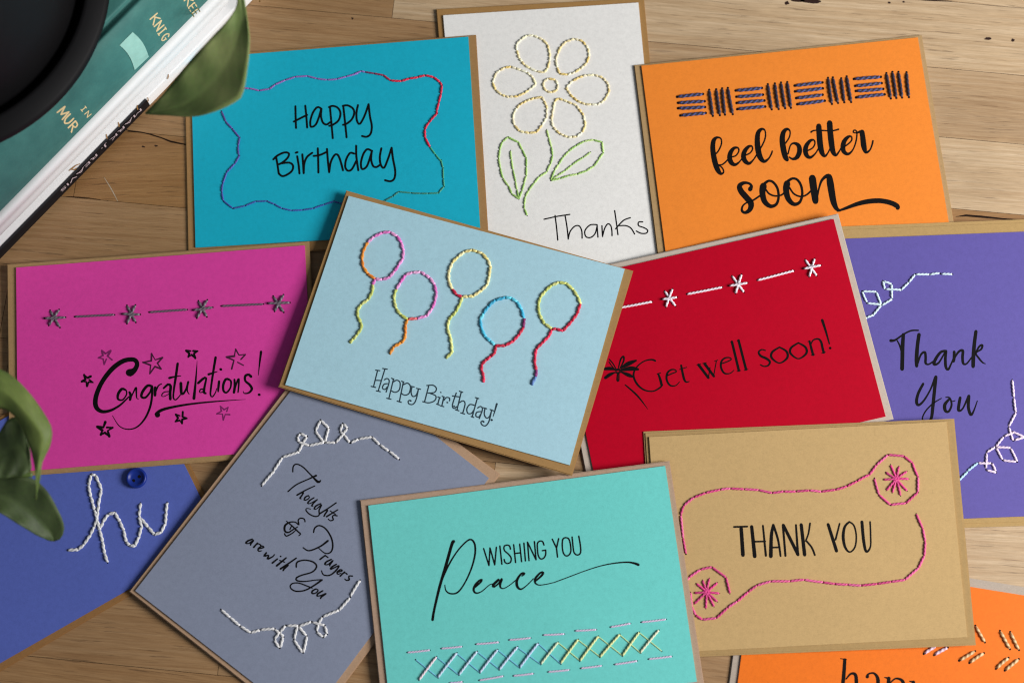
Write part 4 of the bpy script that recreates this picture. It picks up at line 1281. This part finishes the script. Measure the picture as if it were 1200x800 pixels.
for i, (a, b) in enumerate([((918, 268), (968, 355)), ((1062, 298), (1115, 395)), ((1122, 305), (1168, 400)), ((825, 465), (908, 415)), ((885, 478), (960, 427)), ((1040, 512), (1105, 455)), ((1092, 522), (1165, 462)), ((618, 425), (680, 386)), ((678, 432), (748, 393))]):
    yy = Yarn(FACE[k], 190 + i)
    a, b = K1([a, b])
    lil = i >= 7
    yy.stitch(a, b, 3.3, (232, 206, 214) if lil else (222, 190, 142), .05, .5, col2=(196, 160, 184) if lil else (178, 132, 78), fine=True)
    yy.done(ROOT[k], 'twisted_stitch')

# ---- blue: hi and the button
k = 'blue'
L1 = fr(70, 540, 6.6667)
yy = Yarn(FACE[k], 200)
yy.run(L1([(65, 695), (145, 690), (190, 650), (240, 575), (270, 510), (292, 445), (302, 350), (325, 220), (280, 110), (245, 105), (225, 190), (242, 280), (272, 380), (292, 460), (312, 540), (335, 630), (350, 720), (372, 790)]), 3.4, (216, 215, 216), 9.5, holes=.3, jit=.1)
yy.run(L1([(315, 525), (335, 480), (380, 415), (430, 400), (470, 470), (500, 540), (520, 630), (545, 660), (590, 660), (620, 590), (640, 510), (620, 430), (630, 330)]), 3.4, (216, 215, 216), 9.5, holes=.3, jit=.1)
yy.run(L1([(630, 445), (690, 515), (740, 575), (795, 555), (825, 490), (830, 400), (838, 325)]), 3.4, (216, 215, 216), 9.5, holes=.3, jit=.1)
yy.done(ROOT[k], 'stitched_word')


def button():
    f = FACE['blue']
    c = f.P(160.7, 560.2)
    R = 11.9 * PXM
    prof = [(0.0, 0.55), (0.45, 0.58), (0.62, 0.72), (0.74, 1.0), (0.86, 1.12), (0.95, 1.0), (1.0, 0.7), (0.98, 0.3), (0.85, 0.02), (0.0, 0.02)]
    n = 40
    V, F = [], []
    for (r, z) in prof[1:-1]:
        for i in range(n):
            a = 2 * math.pi * i / n
            V.append(c + Vector((r * R * math.cos(a), r * R * math.sin(a), 0)) + f.N * (z * 2.2 * MM))
    m = len(prof) - 2
    for j in range(m - 1):
        for i in range(n):
            a, b = j * n + i, j * n + (i + 1) % n
            F.append((a, a + n, b + n, b))
    F.append(tuple(range(n)))
    F.append(tuple((m - 1) * n + i for i in range(n))[::-1])
    mb = plain('blue_button', (18, 42, 126), 0.38, 0.35, 0, 300, .15)
    o = build('button', V, F, mb, ROOT['blue'], ROOT['blue'].location, smooth=True)
    o['label'] = 'glossy dark blue two-hole button'
    for (px, py) in ((157.2, 563.3), (163.9, 558.5)):
        p = c + (f.P(px, py) - c)
        V, F = [], []
        for zz, rr in ((0.585 * 2.2, 2.0), (0.60 * 2.2, 1.75)):
            for i in range(14):
                a = 2 * math.pi * i / 14
                V.append(p + Vector((rr * PXM * math.cos(a), rr * PXM * math.sin(a), 0)) + f.N * (zz * MM))
        F.append(tuple(range(14, 28)))
        for i in range(14):
            F.append((i, (i + 1) % 14, 14 + (i + 1) % 14, 14 + i))
        build('button_hole', V, F, M_DARK, o, ROOT['blue'].location)


button()

# ------------------------------------------------------------------ books
R0 = at(150, 150, 0.0)
R1 = at(20, 283, 0.0)
U = (R0 - R1).normalized()                          # along the spines, towards the upper right
NB = Vector((-U.y, U.x, 0)).normalized()
if NB.dot(Vector((1, -1, 0))) < 0:
    NB = -NB                                        # outwards, towards the cards


def prof(pts):
    """(k, z mm): k pixels up-left of the foot of the pile on the line through (150,150), at height z -> (n, z)"""
    out = []
    for kk, z in pts:
        p = at(150 - kk, 150 - kk, z * MM)
        out.append(((p - R0).dot(NB), z * MM))
    return out


def smooth_prof(P, m=4):
    out = []
    n = len(P)
    for i in range(n - 1):
        p0, p1, p2, p3 = P[max(0, i - 1)], P[i], P[i + 1], P[min(n - 1, i + 2)]
        for q in range(m):
            t = q / m
            out.append(tuple(0.5 * (2 * p1[j] + (p2[j] - p0[j]) * t + (2 * p0[j] - 5 * p1[j] + 4 * p2[j] - p3[j]) * t * t + (3 * p1[j] - p0[j] - 3 * p2[j] + p3[j]) * t ** 3) for j in range(2)))
    out.append(P[-1])
    return out


def u_of(px, py, z):
    return (at(px, py, z) - R0).dot(U)


def extrude(P, ua, ub, seg=1):
    V, F = [], []
    n = len(P)
    for s in range(seg + 1):
        u = ua + (ub - ua) * s / seg
        for (a, z) in P:
            V.append(R0 + U * u + NB * a + Vector((0, 0, z)))
    for s in range(seg):
        for i in range(n):
            a, b = s * n + i, s * n + (i + 1) % n
            F.append((a, b, b + n, a + n))
    F.append(tuple(range(n))[::-1])
    F.append(tuple(seg * n + i for i in range(n)))
    return V, F


def spine_hit(P, px, py, off):
    """where the line of sight meets the extruded profile P (open polyline), lifted off it"""
    d = ray(px, py)
    best = None
    for (a0, z0), (a1, z1) in zip(P[:-1], P[1:]):
        e = NB * (a1 - a0) + Vector((0, 0, z1 - z0))
        nn = U.cross(e).normalized()
        if nn.dot(d) > 0:
            nn = -nn
        p0 = R0 + NB * a0 + Vector((0, 0, z0))
        den = d.dot(nn)
        if abs(den) < 1e-6:
            continue
        t = (p0 - CAM).dot(nn) / den
        p = CAM + d * t
        s = (p - p0).dot(e) / e.dot(e)
        if -0.02 <= s <= 1.02 and (best is None or t < best[0]):
            best = (t, p, nn)
    if best is None:
        return at(px, py, 0.06)
    return best[1] + best[2] * off


class SpineFace:
    def __init__(self, P):
        self.p = P
        self.N = (NB * 0.8 + Vector((0, 0, 0.6))).normalized()

    def P(self, px, py, off=0.0):
        return spine_hit(self.p, px, py, off)


M_WHITE_COVER = plain('white_cover', (236, 235, 235), 0.5, 0.4, 0.1, 500, .04)
M_WHITE_CLOTH = plain('white_cloth', (222, 222, 222), 0.7, 0.3, 0.25, 1400, .05)
M_PAGES = plain('book_pages', (206, 194, 168), 0.8, 0.2, 0.4, 1200, .1)
M_GOLD = plain('gold_foil', (220, 196, 146), 0.45, 0.5, 0, 900, .15)
M_GOLD_DARK = plain('gold_brown_print', (150, 108, 52), 0.5, 0.5, 0, 900, .25)


def green_cloth():
    m, nt, b = newmat('green_book_cloth')
    co = nd(nt, 'ShaderNodeNewGeometry').outputs['Position']
    n1 = noise_tex(nt, co, 900, 3, .6)
    n2 = noise_tex(nt, co, 90, 4, .6)
    col = mixrgb(nt, ramp(nt, n2, [(0.35, (0, 0, 0)), (0.7, (1, 1, 1))]), lin((50, 108, 103)), lin((62, 122, 115)))
    col = mixrgb(nt, n1, col, mixrgb(nt, 1.0, col, (0.8, 0.8, 0.8), 'MULTIPLY'))
    nt.links.new(col, b.inputs['Base Color'])
    b.inputs['Roughness'].default_value = 0.7
    bump(nt, b, n1, 0.3, 0.0002)
    return m


UA, UB = -0.150, 0.135
# bottom: paperback with a white cover and a black spine
f0, f9 = prof([(0, 0)])[0][0], prof([(6, 9)])[0][0]
bk = thing('paperback_book', 'white paperback with black spine at the bottom of the book stack', 'book', R0 + NB * -0.06)
P = [(f9 - 0.0005, 0.0004), (f9 + 0.0002, 0.003), (f9 + 0.0002, 0.0072), (f9 - 0.0004, 0.0086), (-0.128, 0.0086), (-0.128, 0.0004)]
P = [(f0, 0.0004), (f0 + 0.0003, 0.004), (f9 + 0.0001, 0.0086), (f9 - 0.0008, 0.0089), (-0.128, 0.0089), (-0.128, 0.0004)]
u_mid = u_of(176, 122, 0.005)
V, F = extrude(P, UA, UB)
fm = []
build('cover', V, F, M_WHITE_COVER, bk, bk.location)
M_BLACK = plain('black_spine_print', (13, 12, 17), 0.6, 0.2, 0, 500, .2)
Q = [(P[0][0] + 0.0003, 0.0006), (P[1][0] + 0.0003, 0.004), (P[2][0] + 0.0003, 0.0085), (P[2][0] - 0.0006, 0.00915), (P[2][0] - 0.0006, 0.0087), (P[1][0], 0.004), (P[0][0], 0.0006)]
V, F = extrude(Q, UA, u_mid)
sp = build('spine_panel', V, F, M_BLACK, bk, bk.location)


def spine_text(body, mat, parent, height, pu, pz, un, vn, start, end, P0_, name):
    """flat letters of the built-in font, turned into a mesh between two points"""
    cu = bpy.data.curves.new('tmp', 'FONT')
    cu.body = body
    cu.size = 1.0
    ob = bpy.data.objects.new('tmp', cu)
    COL.objects.link(ob)
    dg = bpy.context.evaluated_depsgraph_get()
    me = bpy.data.meshes.new_from_object(ob.evaluated_get(dg))
    xs = [v.co.x for v in me.vertices]
    ys = [v.co.y for v in me.vertices]
    x0, x1, y0, y1 = min(xs), max(xs), min(ys), max(ys)
    V = [start + (end - start) * ((v.co.x - x0) / (x1 - x0)) + vn * (height * (v.co.y - y0) / (y1 - y0)) for v in me.vertices]
    F = [tuple(p.vertices) for p in me.polygons]
    bpy.data.objects.remove(ob)
    bpy.data.curves.remove(cu)
    return build(name, V, F, mat, parent, bk.location)


e = (NB * (Q[2][0] - Q[1][0]) + Vector((0, 0, Q[2][1] - Q[1][1]))).normalized()
nn = U.cross(e)
if nn.dot(NB) < 0:
    nn = -nn
base = NB * Q[1][0] + Vector((0, 0, Q[1][1])) + nn * 0.0002
top = base + e * 0.0042
ua, ub = u_of(166, 128, 0.007), u_of(74, 226, 0.007)
spine_text('MARK J. REAVIS', plain('spine_letters', (186, 168, 172), 0.6, 0.3), sp, 0.0036, 0, 0, None, -e, R0 + U * ua + top, R0 + U * ub + top, None, 'spine_lettering')
# gold ornaments along the cover edge
rn = random.Random(4)
OF = (SpineFace([(f0, 0.0), (f9 - 0.0008, 0.0091), (-0.128, 0.0091)]))
for (x, yv) in ((128, 163), (142, 149), (164, 129), (199, 93), (290, 15), (176, 120), (307, 3)):
    x, yv = x - 2.5, yv - 2.5
    I = Ink(OF)
    I.stroke([(x, yv + 1.8, 1.4), (x + rn.uniform(-1, 1), yv - 1, 1.2), (x + rn.uniform(-1.2, 1.2), yv - 3, .8)])
    I.done(bk, 'cover_ornament', M_GOLD_DARK)
I = Ink(OF)
I.stroke([(81, 200, .8), (85, 197, 1.4), (89, 194, .9), (94, 192, .7)])
I.stroke([(83, 198, 1), (87, 199, 1.2), (90, 197, .8)])
I.done(bk, 'cover_ornament', M_GOLD_DARK)

# middle: white cloth-bound book
bm_ = thing('hardcover_book', 'white cloth hardcover lying between the green book and the paperback', 'book', R0 + NB * -0.07 + Vector((0, 0, 0.009)))
FRONT = smooth_prof(prof([(14.2, 9.9), (13.2, 11.5), (13.2, 14.5), (14.6, 18), (17.2, 21.5), (18.4, 25), (18.2, 28.5), (19.6, 32.2), (22, 34.6), (25.5, 35.8), (30, 36.2)]), 4)
P = FRONT + [(-0.135, FRONT[-1][1]), (-0.135, 0.0094)]
ue = u_of(276, 8, 0.026)
V, F = extrude(P, UA, ue)
# round the head end a little: pull in the last ring
n = len(P)
cn = Vector((0, 0, 0.023))
for (du, sc) in ((0.0016, 0.985), (0.0026, 0.94)):
    k0 = len(V)
    for (a, z) in P:
        zz = 0.023 + (z - 0.023) * sc
        V.append(R0 + U * (ue + du) + NB * (a - (1 - sc) * 0.012) + Vector((0, 0, zz)))
    base_i = n if k0 == 2 * n else k0 - n
    for i in range(n):
        a, b = base_i + i, base_i + (i + 1) % n
        F.append((a, b, k0 + (i + 1) % n, k0 + i))
F.append(tuple(len(V) - n + i for i in range(n)))
o = build('cover', V, F, M_WHITE_CLOTH, bm_, bm_.location, smooth=True)
recalc(o)

# top: green cloth-bound book
bg = thing('hardcover_book', 'green cloth hardcover with gold spine lettering on top of the book stack', 'book', R0 + NB * -0.075 + Vector((0, 0, 0.0366)))
FRG = smooth_prof(prof([(27.6, 36.9), (27.0, 38.2), (29, 41.5), (34, 48.5), (42, 57), (51, 65.5), (60, 72.5), (66, 75.6), (68.5, 75.6), (70.5, 74.0), (73, 74.0), (75.5, 75.8), (79, 76.2), (84, 76.2)]), 4)
P = FRG + [(-0.15, 0.0762), (-0.15, 0.0369)]
V, F = extrude(P, UA + 0.004, 0.112)
o = build('cover', V, F, green_cloth(), bg, bg.location, smooth=True)
recalc(o)
me = o.data
gf = SpineFace(FRG)
GL = {
    'K': [[(0, 0), (0, 1)], [(0, .45), (.8, 1)], [(.25, .55), (.85, 0)]], 'N': [[(0, 0), (0, 1)], [(0, 1), (.8, 0)], [(.8, 0), (.8, 1)]], 'I': [[(.3, 0), (.3, 1)], [(.1, 0), (.5, 0)], [(.1, 1), (.5, 1)]],
    'G': [[(.8, .8), (.45, 1), (.08, .75), (.05, .35), (.4, 0), (.75, .15), (.78, .45)], [(.55, .45), (.9, .45)]], 'H': [[(0, 0), (0, 1)], [(.75, 0), (.75, 1)], [(0, .5), (.75, .5)]],
    'E': [[(0, 0), (0, 1)], [(0, 1), (.7, 1)], [(0, .5), (.55, .5)], [(0, 0), (.7, 0)]], 'M': [[(0, 0), (.1, 1)], [(.1, 1), (.45, .2)], [(.45, .2), (.85, 1)], [(.85, 1), (.95, 0)]],
    'U': [[(0, 1), (.02, .35), (.35, 0), (.7, .35), (.72, 1)]], 'R': [[(0, 0), (0, 1)], [(0, 1), (.6, .95), (.65, .6), (0, .5)], [(.3, .5), (.8, 0)]], 'D': [[(0, 0), (0, 1)], [(0, 1), (.6, .9), (.8, .5), (.6, .1), (0, 0)]],
    'T': [[(.4, 0), (.4, 1)], [(0, 1), (.8, 1)]]}


def gold(word, ox, oy, r, v, w0, shrink=0.86):
    I = Ink(gf)
    x, yv = ox, oy
    rr = list(r)
    for ch in word:
        for s_ in GL[ch]:
            I.stroke([(x + rr[0] * a + v[0] * b, yv + rr[1] * a + v[1] * b, w0) for a, b in s_])
        x += rr[0] * 1.12
        yv += rr[1] * 1.12
        rr = [q * shrink for q in rr]
    I.done(bg, 'gold_lettering', M_GOLD)


gold('KNIG', 175.8, 23.0, (4.3, 7.6), (8.4, -7.2), 1.5)
gold('KEE', 215.8, 1.2, (4.4, 7.2), (7.0, -6.0), 1.4)
gold('MUR', 67.0, 132.0, (6.2, 8.6), (8.4, -8.0), 1.7)
gold('IN', 94.4, 128.0, (4.2, 5.4), (4.8, -4.0), 1.0)
q = [(139.8, 53.0), (155, 37.6), (174, 66.5), (157.5, 82.0)]
V, F = [], []
for j in range(9):
    for i in range(7):
        u, v = i / 6, j / 8
        bow = 2.2 * math.sin(math.pi * v)
        x = (q[0][0] * (1 - u) + q[1][0] * u) * (1 - v) + (q[3][0] * (1 - u) + q[2][0] * u) * v + bow
        yv = (q[0][1] * (1 - u) + q[1][1] * u) * (1 - v) + (q[3][1] * (1 - u) + q[2][1] * u) * v - bow
        V.append(gf.P(x, yv, 0.00025))
for j in range(8):
    for i in range(6):
        a = j * 7 + i
        F.append((a, a + 1, a + 8, a + 7))
o = build('paper_label', V, F, plain('pale_green_label', (150, 198, 186), 0.6, 0.3, 0.2, 160, .22), bg, bg.location)
o['label'] = 'worn pale green paper label'

# ------------------------------------------------------------------ pot, saucer, plant


def lathe(name, c, prof_, mat, parent, n=96):
    V, F = [], []
    for (r, z) in prof_:
        for i in range(n):
            a = 2 * math.pi * i / n
            V.append(c + Vector((r * math.cos(a), r * math.sin(a), z)))
    m = len(prof_)
    for j in range(m - 1):
        for i in range(n):
            a, b = j * n + i, j * n + (i + 1) % n
            F.append((a, b, b + n, a + n))
    F.append(tuple(range(n))[::-1])
    F.append(tuple((m - 1) * n + i for i in range(n)))
    return build(name, V, F, mat, parent, c if parent else c, smooth=True)


M_POT = plain('black_glaze', (12, 11, 13), 0.62, 0.2, 0.05, 120, .2)
ZB = 0.0764
pc = at(-86, -16, 0.088)
pc.z = ZB
pxz = PXM * (CAM.z - 0.088) / CAM.z
RS = 205 * pxz * 1.10
RI = 181 * pxz * 1.10
sc_ = lathe('saucer', pc, [(RS * .72, 0.0), (RS * .9, 0.001), (RS * .985, 0.0035), (RS, 0.0065), (RS * .998, 0.0085), (RS * .985, 0.0098), (RI * 1.03, 0.0122), (RI * 1.012, 0.0126), (RI * 1.0, 0.0122), (RI * .985, 0.008), (RI * .975, 0.0042), (RI * .5, 0.004)], M_POT, None)
sc_['label'] = 'black glazed saucer with a raised rim on the green book'
sc_['category'] = 'saucer'
pb = pc + Vector((0, 0, 0.0046))
pot = thing('flower_pot', 'tall black flower pot standing in the black saucer', 'flower pot', pb)
lathe('pot_body', pb, [(RI * .90, 0.0), (RI * .935, 0.003), (RI * .94, 0.03), (RI * .95, 0.10), (RI * .96, 0.128), (RI * .96, 0.131), (RI * .93, 0.131), (RI * .90, 0.118), (RI * .5, 0.117)], M_POT, pot)
M_SOIL = plain('potting_soil', (52, 38, 28), 0.95, 0.1, 0.8, 420, .5)
lathe('soil', pb, [(RI * .92, 0.1172), (RI * .89, 0.119), (RI * .5, 0.121), (RI * .1, 0.122)], M_SOIL, pot, 48)


def leaf_mat(name, a, b_):
    m, nt, b = newmat(name)
    co = nd(nt, 'ShaderNodeNewGeometry').outputs['Position']
    n1 = noise_tex(nt, co, 60, 4, .6)
    n2 = noise_tex(nt, co, 700, 2, .5)
    col = mixrgb(nt, ramp(nt, n1, [(0.3, (0, 0, 0)), (0.7, (1, 1, 1))]), lin(a), lin(b_))
    at_ = nd(nt, 'ShaderNodeAttribute')
    at_.attribute_name = 'Col'
    col = mixrgb(nt, 1.0, col, at_.outputs['Color'], 'MULTIPLY')
    col = mixrgb(nt, n2, col, mixrgb(nt, 1.0, col, (0.88, 0.88, 0.85), 'MULTIPLY'))
    nt.links.new(col, b.inputs['Base Color'])
    b.inputs['Roughness'].default_value = 0.6
    b.inputs['Specular IOR Level'].default_value = 0.35
    b.inputs['Transmission Weight'].default_value = 0.0
    b.inputs['Subsurface Weight'].default_value = 0.15
    b.inputs['Subsurface Radius'].default_value = (0.002, 0.004, 0.001)
    b.inputs['Subsurface Scale'].default_value = 0.5
    bump(nt, b, n1, 0.25, 0.0006)
    return m


M_LEAF = leaf_mat('leaf_green', (112, 132, 78), (134, 142, 92))
M_LEAF_B = leaf_mat('leaf_olive', (80, 98, 46), (110, 124, 66))
M_LEAF_D = leaf_mat('leaf_dark', (52, 66, 38), (72, 86, 50))
M_STEM = plain('stem_green', (84, 104, 52), 0.5, 0.4, .1, 400, .2)


def resample(P, n):
    P = [(p[0], p[1], 0) for p in P]
    S_ = spline(P, 1.0)
    d = [0]
    for a, b in zip(S_[:-1], S_[1:]):
        d.append(d[-1] + math.hypot(a[0] - b[0], a[1] - b[1]))
    out = []
    j = 0
    for i in range(n):
        t = d[-1] * i / (n - 1)
        while j < len(d) - 2 and d[j + 1] < t:
            j += 1
        q = (t - d[j]) / max(1e-9, d[j + 1] - d[j])
        out.append((S_[j][0] + (S_[j + 1][0] - S_[j][0]) * q, S_[j][1] + (S_[j + 1][1] - S_[j][1]) * q))
    return out


def leaf(parent, left, mid, right, zf, mat, cup=0.004, name='leaf', label=None):
    n = 28
    L, Mi, Rr = resample(left, n), resample(mid, n), resample(right, n)
    V, F, C = [], [], []
    m = 6
    for i in range(n):
        t = i / (n - 1)
        for j in range(2 * m + 1):
            s = (j - m) / m
            a = Mi[i]
            b = L[i] if s < 0 else Rr[i]
            x, yv = a[0] + (b[0] - a[0]) * abs(s), a[1] + (b[1] - a[1]) * abs(s)
            z = zf(t) + cup * (abs(s) ** 1.5) * math.sin(math.pi * min(1, t * 1.1)) + 0.0006 * math.sin(9 * t * math.pi + 2.2 * abs(s)) * abs(s)
            V.append(at(x, yv, z))
            vein = 1.25 if j == m else (1.0 + 0.07 * math.sin(26 * (t - 0.28 * abs(s)) * 2))
            C.append((vein, vein, vein * 0.95))
    w_ = 2 * m + 1
    for i in range(n - 1):
        for j in range(w_ - 1):
            a = i * w_ + j
            F.append((a, a + 1, a + w_ + 1, a + w_))
    o = build(name, V, F, mat, parent, parent.location, C, True)
    md = o.modifiers.new('thickness', 'SOLIDIFY')
    md.thickness = 0.0005
    md.offset = -1
    if label:
        o['label'] = label
    return o


def vine(parent, pts, r0, r1, mat=None, name='stem'):
    ctrl = [(p.x, p.y, p.z) for p in pts]
    out = []
    n = len(ctrl)
    for i in range(n - 1):
        p0, p1, p2, p3 = ctrl[max(0, i - 1)], ctrl[i], ctrl[i + 1], ctrl[min(n - 1, i + 2)]
        for q in range(10):
            t = q / 10
            out.append(Vector(tuple(0.5 * (2 * p1[j] + (p2[j] - p0[j]) * t + (2 * p0[j] - 5 * p1[j] + 4 * p2[j] - p3[j]) * t * t + (3 * p1[j] - p0[j] - 3 * p2[j] + p3[j]) * t ** 3) for j in range(3))))
    out.append(Vector(ctrl[-1]))
    V, F = [], []
    S_ = 10
    m = len(out)
    ref = Vector((0.2, 0.3, 1)).normalized()
    for i, p in enumerate(out):
        t = (out[min(m - 1, i + 1)] - out[max(0, i - 1)]).normalized()
        a = t.cross(ref).normalized()
        b = a.cross(t).normalized()
        r = r0 + (r1 - r0) * i / (m - 1)
        for j in range(S_):
            an = 2 * math.pi * j / S_
            V.append(p + (a * math.cos(an) + b * math.sin(an)) * r)
    for i in range(m - 1):
        for j in range(S_):
            a, b = i * S_ + j, i * S_ + (j + 1) % S_
            F.append((a, b, b + S_, a + S_))
    F.append(tuple(range(S_))[::-1])
    F.append(tuple((m - 1) * S_ + j for j in range(S_)))
    return build(name, V, F, mat or M_STEM, parent, parent.location, smooth=True)


rim = pb + Vector((0, 0, 0.131))
soil = pb + Vector((0, 0, 0.119))
pl = thing('trailing_plant', 'green trailing houseplant rooted in the black pot, leaves hanging over the cards', 'plant', soil)
# stem and leaf over the turquoise card
d1 = Vector((0.80, 0.30, 0)).normalized()
vine(pl, [soil + d1 * 0.02, soil + d1 * 0.05 + Vector((0, 0, .02)), rim + d1 * (RI * 1.02) + Vector((0, 0, .006)), at(215, -70, 0.13), at(262, -32, 0.132), at(281, -6, 0.125)], 0.0018, 0.0013)
leaf(pl, [(279, -8), (277, 8), (265, 26), (248, 44), (226, 68), (208, 90), (190, 112), (171, 133)],
     [(282, -8), (284, 16), (276, 50), (258, 84), (232, 112), (205, 126), (171, 133)],
     [(285, -8), (290, 20), (293, 50), (290, 82), (284, 112), (272, 122), (252, 131), (228, 137), (200, 136), (171, 133)],
     lambda t: 0.125 - 0.012 * t - 0.014 * t * t, M_LEAF, 0.002, label='broad green leaf hanging beside the books')
# stems and leaves at the left edge
d2 = Vector((0.10, -1.0, 0)).normalized()
vine(pl, [soil + d2 * 0.02, soil + d2 * 0.05 + Vector((0, 0, .02)), rim + d2 * (RI * 1.02) + Vector((0, 0, .006)), at(-130, 330, 0.14), at(-95, 430, 0.10), at(-70, 520, 0.08), at(-40, 552, 0.072), at(0, 556, 0.069), at(38, 556, 0.067)], 0.0020, 0.0012)
leaf(pl, [(-60, 425), (-25, 424), (0, 432), (18, 443), (37, 463), (53, 486), (61, 503), (59, 522), (50, 541), (47, 562), (42, 585)],
     [(-60, 455), (-25, 445), (0, 455), (15, 466), (30, 482), (44, 500), (50, 512), (48, 528), (45, 545), (44, 564), (42, 585)],
     [(-60, 490), (-25, 478), (-2, 478), (10, 482), (22, 494), (30, 513), (36, 528), (39, 540), (41, 553), (41.5, 566), (42, 585)],
     lambda t: 0.090 + 0.004 * math.sin(math.pi * t) - 0.016 * t * t, M_LEAF_B, -0.004, label='curled olive green leaf with a drooping tip')
leaf(pl, [(-40, 545), (-8, 515), (4, 499), (13, 489), (23, 492), (32, 518), (37, 545), (36, 552)],
     [(-40, 560), (-8, 540), (4, 530), (13, 524), (22, 522), (29, 532), (34, 546), (36, 552)],
     [(-40, 575), (-8, 562), (4, 560), (13, 559), (22, 558), (29, 556), (33, 554), (36, 552)],
     lambda t: 0.076 - 0.004 * t, M_LEAF_D, 0.002, label='dark leaf half hidden under the curled one')
leaf(pl, [(-50, 565), (-20, 562), (10, 560), (35, 560), (48, 568), (60, 583), (72, 607), (75, 621), (71, 631), (64, 634)],
     [(-50, 572), (-20, 576), (5, 583), (25, 594), (40, 605), (50, 614), (58, 622), (61, 628), (63, 632), (64, 634)],
     [(-50, 580), (-20, 590), (2, 601), (18, 611), (32, 620), (42, 626), (50, 630), (56, 633), (60, 634), (64, 634)],
     lambda t: 0.066 + 0.002 * math.sin(math.pi * t) - 0.012 * t * t, M_LEAF_D, 0.004, label='dark green leaf hanging down over the blue card')
